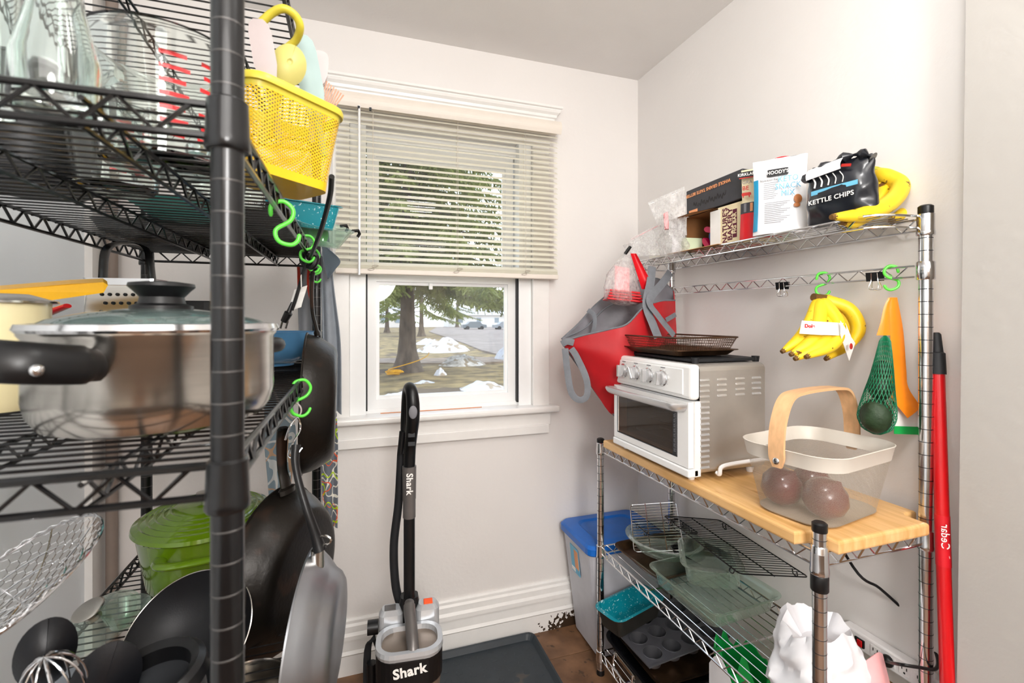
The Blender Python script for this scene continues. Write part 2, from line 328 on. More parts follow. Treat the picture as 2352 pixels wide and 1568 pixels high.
struct(MB().box(LX-.1, LX, .0, BY, 0, CZ).box(KL-.1, LX, -.1, 0, 0, CZ).box(KL-.1, KL, REAR, 0, 0, CZ).build('wall_left', mat('left_wall_daylit_paint', '#f1f7fb', .6, var=.02, vs=3, bump=.2, bs=50)))  # paler and bluer than the other walls: daylight put into the colour
struct(MB().box(KL-.1, 1.4, REAR-.1, REAR, 0, CZ).build('wall_rear', mat('kitchen_wall_paint', '#d8c9b8', .7, var=.05, vs=2)))
pp = MB().tube([(LX+.045, BY-.03, 0), (LX+.045, BY-.03, CZ)], .016, 12).build('trim_5', 'pip'); struct(pp)
pp = MB().box(LX, LX+.02, BY-.09, BY, 0, CZ).build('trim_6', 'trim'); struct(pp)
# unseen door slabs added behind the camera to streak the metal reflections
for k, (xa, xb, c_) in enumerate(((-.55, -.02, '#7d4d28'), (.30, .72, '#3a2a20'))):
    struct(MB().box(xa, xb, REAR-.0, REAR+.04, 0, 2.05, bev=.004).build('door_%d' % (k+1), mat('reflection_timber_%d' % k, c_, .5, var=.2, vs=4, stretch=(10, 1, 1))))
# baseboards
def base_prof(): return [(0, 0), (.02, 0), (.02, .072), (.024, .078), (.016, .088), (.016, .125), (.026, .131), (.026, .147), (.018, .156), (.018, .178), (.012, .186), (.012, .196), (.006, .202), (0, .202)]
def board_run(name, x0, x1, mt):
    b = MB(); pr = base_prof()
    b.rings([[(x, BY-p[0], p[1]) for p in pr] for x in (x0, x1)], smooth=False); return struct(b.build(name, mt))
bbm = mat('baseboard_paint', '#efedea', .32, var=.02, vs=20, bump=.15, bs=60)
def stain(m):
    nt = m.node_tree; N, L = nt.nodes, nt.links; b = N['Principled BSDF']; old = b.inputs['Base Color'].links[0].from_socket
    tcn = N.new('ShaderNodeTexCoord'); sp = N.new('ShaderNodeSeparateXYZ'); L.new(tcn.outputs['Object'], sp.inputs[0])
    nz = N.new('ShaderNodeTexNoise'); nz.inputs['Scale'].default_value = 60; nz.inputs['Detail'].default_value = 6; L.new(tcn.outputs['Object'], nz.inputs['Vector'])
    def mr(s, a, b_):
        r = N.new('ShaderNodeMapRange'); r.inputs[1].default_value = a; r.inputs[2].default_value = b_; L.new(s, r.inputs[0]); return r.outputs[0]
    def mm(op, a, b_):
        q = N.new('ShaderNodeMath'); q.operation = op; L.new(a, q.inputs[0])
        if isinstance(b_, float): q.inputs[1].default_value = b_
        else: L.new(b_, q.inputs[1])
        return q.outputs[0]
    w = mm('MULTIPLY', mr(sp.outputs['X'], .66, .90), mr(sp.outputs['Z'], .10, .02))
    v = mm('GREATER_THAN', mm('ADD', mm('MULTIPLY', w, .75), mm('MULTIPLY', nz.outputs['Fac'], 1.6)), 1.22)
    mx = N.new('ShaderNodeMixRGB'); L.new(v, mx.inputs[0]); L.new(old, mx.inputs[1]); mx.inputs[2].default_value = lin('#3a2c20'); L.new(mx.outputs[0], b.inputs['Base Color'])
stain(bbm)
board_run('baseboard_back', LX, RX, bbm)
rb = MB(); rb.rings([[(RX-p[0], y, p[1]) for p in base_prof()] for y in (.64, BY)], smooth=False); struct(rb.build('baseboard_right', 'trim'))
# ---------------------------------------------------------------- window trim (casing)
CX0, CX1 = -.072, .79
struct(MB().box(CX0, WX0, BY-.02, BY, .945, 2.1, bev=.003).build('trim_1', 'trim'))
struct(MB().box(WX1, CX1, BY-.02, BY, .945, 2.1, bev=.003).build('trim_2', 'trim'))
h = MB().box(CX0, CX1+.004, BY-.022, BY, 2.05, 2.165, bev=.002)
pr = [(0, 2.160), (.024, 2.160), (.026, 2.166), (.032, 2.170), (.034, 2.180), (.043, 2.188), (.047, 2.196), (.047, 2.200), (.054, 2.203), (.054, 2.212), (0, 2.212)]
h.rings([[(x+sgn*p[0]*.9, BY-p[0], p[1]) for p in pr] for x, sgn in ((CX0, -1), (CX1, 1))], smooth=False)
struct(h.build('trim_3', 'trim'))
s = MB().box(CX0-.03, CX1+.035, BY-.062, BY+.06, .930, .957, bev=.010, seg=3)
s.box(CX0-.002, CX1+.006, BY-.022, BY, .873, .930, bev=.003).box(CX0-.002, CX1-.002, BY-.028, BY, .838, .876, bev=.004)
st = struct(s.build('trim_4', 'trim'))
# vinyl double hung window
wf = MB()
for (a, b) in ((WX0, .047), (.660, WX1)): wf.box(a, b, BY+.0, BY+.11, WZ0, WZ1, bev=.003)
wf.box(WX0, WX1, BY+.04, BY+.11, WZ1-.05, WZ1).box(WX0, WX1, BY+.025, BY+.11, WZ0, WZ0+.018)
win = struct(wf.build('window_1', 'vinyl'))
def sash(x0, x1, z0, z1, fw, fb, ft, y0, y1, nm):
    q = MB().box(x0, x0+fw, y0, y1, z0, z1).box(x1-fw, x1, y0, y1, z0, z1)
    q.box(x0+fw, x1-fw, y0, y1, z0, z0+fb).box(x0+fw, x1-fw, y0, y1, z1-ft, z1)
    g = .012
    q.box(x0+fw, x0+fw+g, y0+.010, y1-.006, z0+fb, z1-ft).box(x1-fw-g, x1-fw, y0+.010, y1-.006, z0+fb, z1-ft)
    q.box(x0+fw+g, x1-fw-g, y0+.010, y1-.006, z0+fb, z0+fb+g).box(x0+fw+g, x1-fw-g, y0+.010, y1-.006, z1-ft-g, z1-ft)
    o = q.build(nm, 'vinyl', win)
    MB().box(x0+fw, x1-fw, y0+.018, y0+.022, z0+fb, z1-ft).build('pane', 'pane', o); return o
sash(.052, .655, .972, 1.495, .034, .036, .030, BY+.030, BY+.058, 'lower_sash')
sash(.052, .655, 1.470, 2.02, .034, .030, .060, BY+.062, BY+.090, 'upper_sash')
MB().box(.0465, .0525, BY+.005, BY+.03, .97, 1.50).box(.6545, .6605, BY+.005, BY+.03, .97, 1.50).build('gasket', 'blackr', win)
MB().box(.288, .302, BY+.018, BY+.032, 1.437, 1.462, bev=.002).build('sash_latch', 'vinyl', win)
# orange caulk stain on sill
MB().tube([(.10, BY+.004, .959), (.3, BY+.004, .9585), (.5, BY+.004, .959)], .0016, 6).build('caulk_line', mat('rust_caulk', '#d98e5c', .8), win)
# ---------------------------------------------------------------- blind
bl = thing('window_blind', 'cream mini blind lowered over the upper window with tilt wand', 'blind', (.36, BY-.05, 2.12))
BX0, BX1 = -.062, .812
MB().box(BX0, BX1, BY-.085, BY-.03, 2.093, 2.128, bev=.002).build('headrail', 'rail', bl)
MB().rings([[(x, BY-.086-.008*math.cos((t-.5)*PI), 2.080+.052*t) for t in [k/8 for k in range(9)]]+[(x, BY-.084, 2.132), (x, BY-.084, 2.080)] for x in (BX0-.003, BX1+.003)], smooth=False).build('valance', 'rail', bl)
sl = MB(); tl = math.radians(34)
sl.sheet(lambda u, v: (BX0+.004+(BX1-BX0-.008)*u, (v-.5)*.025*math.cos(tl), (v-.5)*.025*math.sin(tl)+.0022*(1-(2*v-1)**2)), 1, 4, .0004)
s0 = None; NS = 27; z_lo, z_hi = 1.523, 2.076
for i in range(NS):
    if s0 is None: s0 = sl.build('slat', 'slat', bl, world=False); o = s0
    else: o = s0.copy(); C.objects.link(o); o.parent = bl
    o.location = (-.36, -.006, z_lo+(z_hi-z_lo)*i/(NS-1)-2.12)
for k in range(5):
    o = s0.copy(); C.objects.link(o); o.parent = bl; o.location = (-.36, -.006, 1.509+.0028*k-2.12)
MB().box(BX0+.002, BX1-.002, BY-.070, BY-.044, 1.484, 1.503, bev=.003).build('bottom_rail', 'rail', bl)
for x in (.07, .385, .665):
    c = MB()
    for dy in (-.071, -.041): c.tube([(x, BY+dy, 1.50), (x, BY+dy, 2.095)], .0006, 4)
    pts = [(x+.022*math.sin(3*a)*math.cos(a), BY-.0725, 1.507+.010*math.sin(2*a)) for a in [2*PI*i/28 for i in range(28)]]
    c.tube(pts, .0008, 4, closed=True); c.build('ladder_cord', 'rail', bl)
MB().tube([(.022, BY-.088, 2.085), (.022, BY-.090, 1.478)], .0042, 6).build('tilt_wand', 'white', bl)
for x in (.02, .06): MB().box(x-.004, x+.004, BY-.092, BY-.08, 2.073, 2.082).build('cord_bracket', 'chromed', bl)
# ---------------------------------------------------------------- outdoors
G = -.55
def gz(x, y): return G+.05*noise.noise((x*.25, y*.25, 0))
lawn_m = mat('dead_lawn', '#6a5a40', .95, var=.3, vs=1.6, col2='#a58f62', bump=.8, bs=30, spots=(.45, .56, '#675847'))
gd = MB().sheet(lambda u, v: (-60+140*u, 2.3+110*v, G+.05*noise.noise(((-60+140*u)*.25, (2.3+110*v)*.25, 0))), 90, 90)
struct(gd.build('ground', lawn_m))
def flatpoly(pts, dz, name, m):
    P = [atZ(px, py, G) for px, py in pts]
    b = MB(); top = [(p.x, p.y, G+dz) for p in P]; bot = [(p.x, p.y, G-.05) for p in P]
    b.rings([bot, top], smooth=False); return b.build(name, m)
road_m = mat('salted_asphalt', '#84786f', .9, var=.08, vs=1.2, col2='#998c82')
struct(flatpoly([(1003, 752), (1040, 748), (1180, 752), (1240, 770), (1300, 900), (1165, 822), (1105, 806), (1065, 789), (985, 762)], .075, 'road', road_m))
struct(flatpoly([(700, 826), (870, 825), (940, 826), (1040, 824), (1140, 822), (1165, 832), (1100, 836), (960, 837), (860, 836), (700, 838)], .06, 'path', mat('wet_dirt', '#83705f', .8, var=.2, vs=2, col2='#9c8b7b')))
snow_m = mat('old_snow', '#cfced2', .8, var=.1, vs=4, bump=1, bs=7, spots=(2.0, .56, '#a3937f'))
snow_d = mat('dirty_snow', '#a0978c', .8, var=.25, vs=5, bump=.9, bs=9, col2='#e0dbd6', spots=(3, .55, '#93836e'))
def mound(cx, cy, wx, wy, h, name, label, m, seed, rot=0):
    c = atZ(cx, cy, G); d = (c-Vector((0, 0, EYE))).length*1.02; rx = wx/2*d/F; ry = wy
    b = MB(); n, k = 34, 9
    rs = []
    for j in range(k+1):
        q = j/k
        rs.append([(c.x+math.cos(a)*rx*q*(1+.25*noise.noise((math.cos(a)*2, math.sin(a)*2, seed)))*1, c.y+math.sin(a)*ry*q*(1+.3*noise.noise((math.cos(a)*1.7, math.sin(a)*1.7, seed+5))), G-.03+h*(1-q*q)*(1+.6*noise.noise((math.cos(a)*q*3+seed, math.sin(a)*q*3, 2)))+.06*(1-q)) for a in [2*PI*i/n for i in range(n)]])
    b.rings(rs[::-1], False, True); return tag(b.build(name, m, loc=(c.x, c.y, G)), label, 'snow', 'melting snow on the lawn')
mound(1020, 806, 120, 1.1, .62, 'snow_bank', 'white snow bank beside the road right of the spruce trunk', snow_m, 1)
mound(985, 790, 60, .9, .35, 'snow_bank', 'small snow ridge behind the larger roadside snow bank', snow_m, 7)
mound(1060, 838, 110, .7, .34, 'snow_bank', 'grey crusted snow ridge across the path right of the trunk', snow_d, 3)
mound(1165, 826, 60, .8, .55, 'snow_bank', 'bright snow heap at right edge of the lower pane', snow_m, 4)
mound(1110, 893, 120, .7, .16, 'snow_patch', 'broad flat snow patch below the grey snow ridge', snow_m, 5)
mound(1012, 862, 30, .2, .2, 'snow_lump', 'small white snow lump in the middle of the wet lawn', snow_m, 6)
mound(920, 912, 110, .3, .1, 'snow_patch', 'thin snow streak nearest the window sill', snow_m, 8)
mound(975, 880, 60, .2, .06, 'snow_patch', 'narrow snow streak just below the spruce trunk', snow_m, 9)
bark = mat('spruce_bark', '#63574d', .95, var=.4, vs=5, bump=1, bs=12, stretch=(1, 1, .35))
needle = mat('spruce_needles', '#5c6a33', .7, var=.5, vs=1.4, col2='#8f9350')
_n = needle.node_tree; _t = _n.nodes.new('ShaderNodeBsdfTranslucent'); _t.inputs[0].default_value = lin('#8c9a4a'); _x = _n.nodes.new('ShaderNodeMixShader'); _x.inputs[0].default_value = .35
_n.links.new(_n.nodes['Principled BSDF'].outputs[0], _x.inputs[1]); _n.links.new(_t.outputs[0], _x.inputs[2]); _n.links.new(_x.outputs[0], _n.nodes['Material Output'].inputs[0])
def spruce(base, H, r0, z0, spread, nb_, label, dens=1, seed=0, sp=False):
    rnd = random.Random(seed)
    t = thing('spruce_tree', label, 'tree', base, 'trees outside the window')
    b = MB(); n = 18; rs = []
    for j in range(26):
        q = j/25; z = -.1+H*q*q*.98; r = r0*(1-z/H*.93)*(1+1.0*math.exp(-max(z, 0)*2.2))
        rs.append([(base[0]+r*math.cos(a)*(1+.10*noise.noise((math.cos(a)*2, math.sin(a)*2, z*1.6))), base[1]+r*math.sin(a)*(1+.10*noise.noise((math.cos(a)*2+3, math.sin(a)*2, z*1.6))), base[2]+z) for a in [2*PI*i/n for i in range(n)]])
    b.rings(rs).build('trunk', bark, t)
    br = MB(); nd = MB()
    V = []; Fc = []
    for i in range(nb_):
        q = i/nb_; z = z0+(H-z0)*q**1.15; a = i*2.399+rnd.random()*.5; L = spread*(1-q)**.75*(.75+.35*rnd.random())+.3
        p0 = Vector((base[0], base[1], base[2]+z)); d = Vector((math.cos(a), math.sin(a), 0)); pts = []
        for k in range(7):
            s_ = k/6; pts.append(p0+d*L*s_+Vector((0, 0, -L*.34*s_**1.4+L*.10*s_**3)))
        br.tube(pts, [.05*(1-.85*k/6)*(1-q*.6) for k in range(7)], 5)
        side = Vector((-d.y, d.x, 0)); ns = int((10+14*L)*dens)
        for k in range(ns):
            s_ = .15+.85*(k+rnd.random())/ns; jx = s_*6; ii = min(int(jx), 5); c = pts[ii].lerp(pts[ii+1], jx-ii)
            sd = 1 if k % 2 else -1; l = (.30+.5*rnd.random())*min(1, L*.4)*(1.15-s_*.5)
            tw = (side*sd*(.5+.4*rnd.random())+d*(.5)+Vector((0, 0, -.45-.5*rnd.random()))).normalized()
            for w in range(int(6*l/.3)+2):
                c2 = c+tw*l*(w+.5)/(int(6*l/.3)+2)+Vector((rnd.gauss(0, .03), rnd.gauss(0, .03), rnd.gauss(0, .03)))
                e1 = (tw+Vector((rnd.gauss(0, .5), rnd.gauss(0, .5), rnd.gauss(0, .3)-.25))).normalized()*(.075+.06*rnd.random())
                e2 = e1.cross(Vector((rnd.gauss(0, 1), rnd.gauss(0, 1), rnd.gauss(0, 1)))).normalized()*(.020+.014*rnd.random())
                m0 = len(V); V.extend([tuple(c2-e1-e2*.6), tuple(c2-e1+e2*.6), tuple(c2+e1+e2), tuple(c2+e1-e2)]); Fc.append((m0, m0+1, m0+2, m0+3))
    br.build('branches', bark, t, kind='stuff')
    nd.v = V; nd.f = Fc; nd.s = [False]*len(Fc); nd.build('foliage', needle, t, kind='stuff'); return t
tb_ = atZ(936, 853, G)
spruce((tb_.x, tb_.y, G), 13, .30, 3.3, 5.2, 150, 'large spruce with thick trunk framed by the lower pane', 1.0, 3)
b2 = atZ(889, 764, G); spruce((b2.x, b2.y, G), 13, .26, 2.5, 4.5, 45, 'slim spruce far left of the thick trunk across the lawn', .5, 5)
b3 = atZ(968, 772, G); spruce((b3.x, b3.y, G), 12, .26, 2.6, 4.6, 45, 'spruce beside the road just right of the thick trunk', .5, 6)
b4 = atZ(1050, 752, G); spruce((b4.x, b4.y, G), 15, .3, 3, 5, 40, 'distant spruce across the road', .45, 8)
# yellow rope at the trunk
rp_ = []
for i in range(40):
    a = i*.9; rp_.append(Vector(atZ(905+10*math.cos(a)+i*.1, 860, G))+Vector((.15*math.sin(a*1.7), .3*math.sin(a), .08+.05*math.sin(i))))
rp_ += [Vector((tb_.x+.75*math.cos(a), tb_.y-.0+.75*math.sin(a), G+.12+.55*((a+2.7)/2.6))) for a in [-2.7+2.6*k/14 for k in range(15)]]
tag(MB().tube(spline(rp_, 2), .016, 5).build('rope', mat('yellow_rope', '#e3a91c', .7), loc=(tb_.x-.7, tb_.y-.6, G)), 'yellow rope coiled at the foot of the spruce', 'rope')
# far buildings and cars
def house(px, py, w, hh, label, col):
    c = atZ(px, py, G); t = thing('house', label, 'building', (c.x, c.y, G))
    b = MB().box(c.x-w/2, c.x+w/2, c.y, c.y+6, G, G+hh); b.build('wall', mat('siding'+str(px), col, .8), t)
    r = MB(); r.add([(c.x-w/2-.4, c.y-.5, G+hh), (c.x+w/2+.4, c.y-.5, G+hh), (c.x+w/2+.4, c.y+6.5, G+hh), (c.x-w/2-.4, c.y+6.5, G+hh), (c.x-w/2-.4, c.y+3, G+hh+1.8), (c.x+w/2+.4, c.y+3, G+hh+1.8)], [(0, 1, 5, 4), (3, 4, 5, 2), (0, 4, 3), (1, 2, 5), (0, 3, 2, 1)])
    r.build('roof', mat('far_roof', '#b9b6b6', .8), t)
    for k in range(3):
        x = c.x-w*.3+w*.3*k; MB().box(x-.5, x+.5, c.y-.06, c.y+.02, G+1, G+2.1).build('window', mat('far_window', '#8d9aa5', .3), t)
house(1100, 751, 14, 2.7, 'low white house far across the road', '#e6e4e2')
house(880, 752, 10, 2.7, 'pale house seen beyond the slim spruce', '#d9d3cd')
def car(px, py, col, label):
    c = atZ(px, py, G); t = thing('car', label, 'car', (c.x, c.y, G), 'cars parked across the road')
    pf = [(-2.1, .35), (-2.1, .85), (-1.3, .95), (-.8, 1.4), (.8, 1.4), (1.4, .95), (2.1, .85), (2.1, .35)]
    MB().prism(pf, -.8, .8, frame((c.x, c.y, G), (1, 0, 0), (0, 0, 1))).build('body', mat('car_paint'+col, col, .3), t)
    for x in (-1.25, 1.25):
        for y in (-.85, .75): MB().lathe([(.001, 0), (.33, 0), (.33, .15), (.001, .15)], 14, axisM((c.x+x, c.y+y, G+.33), (0, 1, 0))).build('wheel', 'blackr', t)
car(1088, 757, '#6b7378', 'dark grey car parked far across the road'); car(1160, 757, '#8a8f94', 'light grey car right of the dark one')
# ---------------------------------------------------------------- wire shelving helpers
def truss(b, p0, p1, drop, r, pitch, inset=.012):
    p0, p1 = Vector(p0), Vector(p1); L = (p1-p0).length; d = (p1-p0)/L; dn = Vector((0, 0, -drop))
    b.tube([p0, p1], r, 6); b.tube([p0+dn, p1+dn], r, 6)
    n = max(2, int(round((L-2*inset)/pitch))); pts = []
    for i in range(n*2+1):
        q = p0+d*(inset+(L-2*inset)*i/(2*n)); pts.append(q+dn if i % 2 else q)
    b.tube([p for p in pts], r*.75, 5)
def post(parent, x, y, z0, z1, r, m, mg, pitch, cap='blackp', foot=True):
    b = MB(); pf = [(r, z0), (r, z1)]
    o = b.lathe(pf, 20, TR((x, y, 0))).build('post', m, parent)
    g = MB(); z = z0
    while z+pitch < z1:
        z += pitch; g.lathe([(r*.99, z-.0009), (r*1.022, z-.0005), (r*1.022, z+.0005), (r*.99, z+.0009)], 20, TR((x, y, 0)))
    g.build('groove_ring', mg, o, kind='stuff')
    MB().lathe([(r*1.06, z1-.014), (r*1.1, z1-.012), (r*1.1, z1+.002), (r*.8, z1+.005)], 20, TR((x, y, 0))).build('cap', cap, o)
    if foot: MB().lathe([(r*.9, .0), (r*1.15, .002), (r*1.15, .014), (r, .02)], 16, TR((x, y, 0))).build('foot', cap, o)
    return o
def shelf(parent, x0, x1, y0, y1, z, drop, m, posts, wr=.0014, pitch=.0225, rr_=.0032, tp=.05, inner=(), wires='x', clamp=None, collar=.0175):
    """z = height of the top ring; posts = corner positions; wires run across ('x') or along ('y')"""
    b = MB(); i = .016
    truss(b, (x0, y0+i, z), (x0, y1-i, z), drop, rr_, tp); truss(b, (x1, y0+i, z), (x1, y1-i, z), drop, rr_, tp)
    truss(b, (x0+i, y0, z), (x1-i, y0, z), drop, rr_, tp); truss(b, (x0+i, y1, z), (x1-i, y1, z), drop, rr_, tp)
    s_ = b.build('shelf', m, parent)
    if wires == 'x':
        w = MB(); n = int((y1-y0)/pitch); 
        for k in range(1, n):
            y = y0+(y1-y0)*k/n; w.tube([(x0, y, z-rr_), (x1, y, z-rr_)], wr, 5)
    else:
        w = MB(); n = int((x1-x0)/pitch)
        for k in range(1, n):
            x = x0+(x1-x0)*k/n; w.tube([(x, y0, z-rr_), (x, y1, z-rr_)], wr, 5)
    w.build('deck_wires', m, s_, kind='stuff')
    for q in inner:
        t = MB()
        if wires == 'x': truss(t, (q, y0, z-rr_-.003), (q, y1, z-rr_-.003), drop-.004, rr_*.75, tp)
        else: t.tube([(x0, q, z-rr_*2.4), (x1, q, z-rr_*2.4)], rr_*.8, 6)
        t.build('support_truss' if wires == 'x' else 'cross_wire', m, s_)
    for (x, y) in posts:
        MB().lathe([(collar*.96, z-drop-.012), (collar*1.03, z-drop-.010), (collar*1.03, z-drop-.004), (collar, z-drop), (collar*.94, z+.004), (collar*.80, z+.006)], 22, TR((x, y, 0))).build('collar', clamp or m, s_)
    return s_
# ---------------------------------------------------------------- black rack
FX, BX, Y0, Y1 = -.105, -.54, .477, 1.56
rk = thing('wire_shelving_rack', 'tall black wire shelving rack filling the left side, loaded with cookware', 'shelving', ((FX+BX)/2, (Y0+Y1)/2, 0))
for (x, y) in ((FX, Y0), (FX, Y1), (BX, Y0), (BX, Y1)):
    post(rk, x, y, 0, 1.93, .0132, 'blackm', 'blackg', .0277)
ZA, ZB, ZC, ZD = EYE+.54, EYE+.187, EYE-.129, EYE-.628
CP = ((FX, Y0), (FX, Y1), (BX, Y0), (BX, Y1))
for z in (ZA, ZB, ZC, ZD, .22):
    shelf(rk, BX, FX, Y0, Y1, z, .027, 'blackm', CP, wr=.0016, pitch=.0235, rr_=.0034, tp=.055, inner=(-.21, -.355))
def rest(px, d): return at(px, CY, d)
# ---- s hooks
def s_hook(P, ang, size=.06, label='', r=.0032, tilt=0):
    """P = top point that bears on the rail"""
    R = size*.25; M = TR(P, ang, 0, tilt)
    t = [(R*math.cos(a), 0, -R+R*math.sin(a)) for a in [PI*1.08-PI*1.4*k/12 for k in range(13)]]
    u = [(R*math.cos(a)*1.02, 0, -3*R+R*math.sin(a)) for a in [PI*.60+PI*1.35*k/12 for k in range(13)]]
    pts = spline([t[k] for k in (0, 3, 6, 9, 12)]+[u[k] for k in (2, 5, 8, 10, 12)], 5)
    rs = [r]*len(pts); rs[0] = r*.5; rs[-1] = r*.5
    return tag(MB().tube(pts, rs, 10).build('s_hook', 'limeg', loc=None, world=False), label, 'hook', 'lime green S hooks')
def hook_at(P, ang, size, label, tilt=0):
    o = s_hook((0, 0, 0), 0, size, label); o.matrix_basis = TR(P, ang, 0, tilt); return o
hook_at(at(640, 468, .706)+Vector((0, 0, .004)), .25, .066, 'empty lime green S hook hanging below the yellow basket', -.25)
hook_at(atX(702, 560, FX)+Vector((.004, 0, .02)), .3, .062, 'lime green S hook holding the black handled cast iron skillet')
hook_at(Vector((FX+.004, 1.40, ZB+.003)), .6, .062, 'lime green S hook nearest the rear post under the second shelf')
hook_at(Vector((FX+.004, 1.49, ZB-.03)), .2, .05, 'lowest lime green S hook in the rear cluster by the black cord knot')
hook_at(Vector((FX+.004, 1.06, ZC+.004)), .35, .075, 'lime green S hook on the middle shelf edge holding the wire loop', .0)
# ---- pans
def pan(M, rim, base, depth, m, name, label, cat, handle=None, loop=None, th=.003, lip=.004, group=None, rnd=.02):
    """local z: from base (0) to mouth (depth)"""
    t = thing(name, label, cat, M, group)
    pr = [(.0001, 0), (base-rnd, 0)]+[(base-rnd+rnd*math.sin(a), rnd-rnd*math.cos(a)) for a in (PI/8*k for k in range(1, 4))]
    x1, z1 = pr[-1]; pr += [(x1+(rim-x1)*q+.004*math.sin(q*PI), z1+(depth-z1)*q) for q in (.15, .4, .7, 1)]
    pr += [(rim+lip, depth+.001), (rim+lip, depth+.004), (rim-th*.5, depth+.004), (rim-th, depth)]
    pr += [(x1-th+(rim-x1)*q, z1+(depth-z1)*q) for q in (.7, .4, .15)]+[(base-rnd, th), (.0001, th)]
    MB().lathe(pr, 56, M).build('body', m, t)
    if handle: handle(t, M)
    if loop: loop(t, M)
    return t
def iron_handle(L, rim, z, w=.013, m='iron'):
    def f(t, M):
        pts = [(rim-.004, 0, z-.004), (rim+.02, 0, z+.002), (rim+L*.35, 0, z+.010), (rim+L*.7, 0, z+.014), (rim+L*.93, 0, z+.013), (rim+L, 0, z+.011)]
        pts = spline(pts, 5); n = len(pts); rs = [w*(1.25 if k < 3 else (.72+.5*abs(k/n-.35)) if k < n-2 else .55) for k in range(n)]
        MB().tube(pts, rs, 12, flat=.5, up=(0, 0, 1), M=M).build('handle', m, t)
        MB().tube([(rim+L*.9+.009*math.cos(a), .0055*math.sin(a), z+.0185) for a in [2*PI*k/14 for k in range(14)]], .0016, 6, closed=True, M=M).build('hanging_hole_rim', m, t)
    return f
def loop_h(rim, z, ang, m='iron', w=.03):
    def f(t, M):
        c, s_ = math.cos(ang), math.sin(ang); P = []
        for (r_, q) in ((rim-.002, -w), (rim+.016, -w*.8), (rim+.024, -w*.3), (rim+.024, w*.3), (rim+.016, w*.8), (rim-.002, w)):
            P.append((r_*c-q*s_, r_*s_+q*c, z))
        MB().tube(spline(P, 4), .0052, 8, M=M).build('loop_handle', m, t)
    return f
# skillet hanging at the rear: base faces the aisle (+X), handle up
def hangM(center, axis_mouth):
    """local z = towards the mouth, local x = up (handle)"""
    z = Vector(axis_mouth).normalized(); x = Vector((0, 0, 1)); x = (x-z*z.dot(x)).normalized(); y = z.cross(x); c = center
    return Matrix(((x.x, y.x, z.x, c[0]), (x.y, y.y, z.y, c[1]), (x.z, y.z, z.z, c[2]), (0, 0, 0, 1)))
c = at(772, 922, 1.2)
pan(hangM(c, (-1, -.02, .03)), .170, .150, .070, 'iron', 'cast_iron_skillet', 'black cast iron skillet hanging edge-on above the window sill by a green hook', 'skillet', iron_handle(.158, .170, .052), rnd=.03)
c = at(706, 1318, 1.04)
pan(hangM(c, (-.90, .42, .05)), .178, .148, .075, 'iron', 'cast_iron_skillet', 'large worn cast iron skillet hanging behind the grey aluminium pan, base outward', 'skillet', iron_handle(.14, .178, .06, .02), loop_h(.165, .05, PI*1.40), rnd=.03)
# aluminium frying pan with black handle
c = at(780, 1462, .86); MP = hangM(c, (-.98, .14, .06))
def alu_handle(t, M):
    P = [Vector(q) for q in ()]
    w = [at(722, 1292, .85), at(735, 1262, .85), at(726, 1232, .85), at(705, 1170, .85), at(686, 1105, .86), at(678, 1060, .87), at(680, 1022, .88)]
    MB().tube([at(728, 1300, .85), at(730, 1262, .85)], [.013, .011], 14).build('ferrule', 'steel', t)
    w2 = spline(w[1:], 6); n = len(w2)
    MB().tube(w2, [.0155-.0045*math.sin(PI*min(1, k/n*1.0))-.004*(k/n) for k in range(n)], 14, flat=.75, up=(1, 0, 0)).build('handle', 'blackp', t)
    MB().tube([at(744+16*math.cos(a), 1240+10*math.sin(a), .85) for a in [2*PI*k/12 for k in range(12)]], .0022, 8, closed=True).build('rivet_loop', 'steel', t)
pan(MP, .150, .118, .060, 'alum', 'frying_pan', 'grey worn aluminium frying pan with curved black handle hanging in front', 'frying pan', alu_handle, th=.003, rnd=.035, lip=.001)
# wire loop and key ring that carry the pans
tag(MB().tube(spline([at(655, 1010, .9), at(668, 975, .9), at(684, 960, .92), at(690, 985, .92), at(672, 1018, .88), at(662, 1045, .87), at(676, 1050, .87), at(694, 1028, .88)], 6), .0017, 7).build('wire_hook', 'chrome', loc=at(670, 1010, .9)), 'bent silver wire hook carrying the aluminium frying pan handle', 'hook')
tag(MB().tube([at(678+14*math.cos(a), 942+16*math.sin(a), .97) for a in [2*PI*k/20 for k in range(20)]], .0016, 7, closed=True).build('key_ring', 'silw', loc=at(678, 942, .97)), 'pale plastic ring looped through the green hook on middle shelf', 'ring')
# ---- stock pot on shelf C
SX_, SY_ = -.226, .700; sp = thing('stock_pot', 'wide stainless steel pot with glass lid and black handles, nearest on the middle shelf', 'pot', (SX_, SY_, ZC))
Mz = TR((SX_, SY_, ZC+.002)); R = .125; H_ = .109
MB().lathe([(.0001, 0), (R-.03, 0), (R-.013, .006), (R-.004, .020), (R, .038), (R, H_-.004), (R+.003, H_), (R+.003, H_+.003), (R-.002, H_+.003), (R-.002, .04), (R-.02, .008), (.0001, .006)], 72, Mz).build('body', 'steel', sp)
ld = MB().lathe([(R+.005, H_+.003), (R+.007, H_+.006), (R+.005, H_+.012), (R-.006, H_+.013), (R-.006, H_+.005)], 72, Mz).build('lid_rim', 'chrome', sp)
MB().lathe([(R-.006, H_+.010), (R*.85, H_+.017), (R*.6, H_+.025), (R*.3, H_+.030), (.001, H_+.031), (.001, H_+.029), (R*.3, H_+.028), (R*.6, H_+.022), (R*.85, H_+.014), (R-.006, H_+.007)], 64, Mz).build('glass_lid', 'tint', sp)
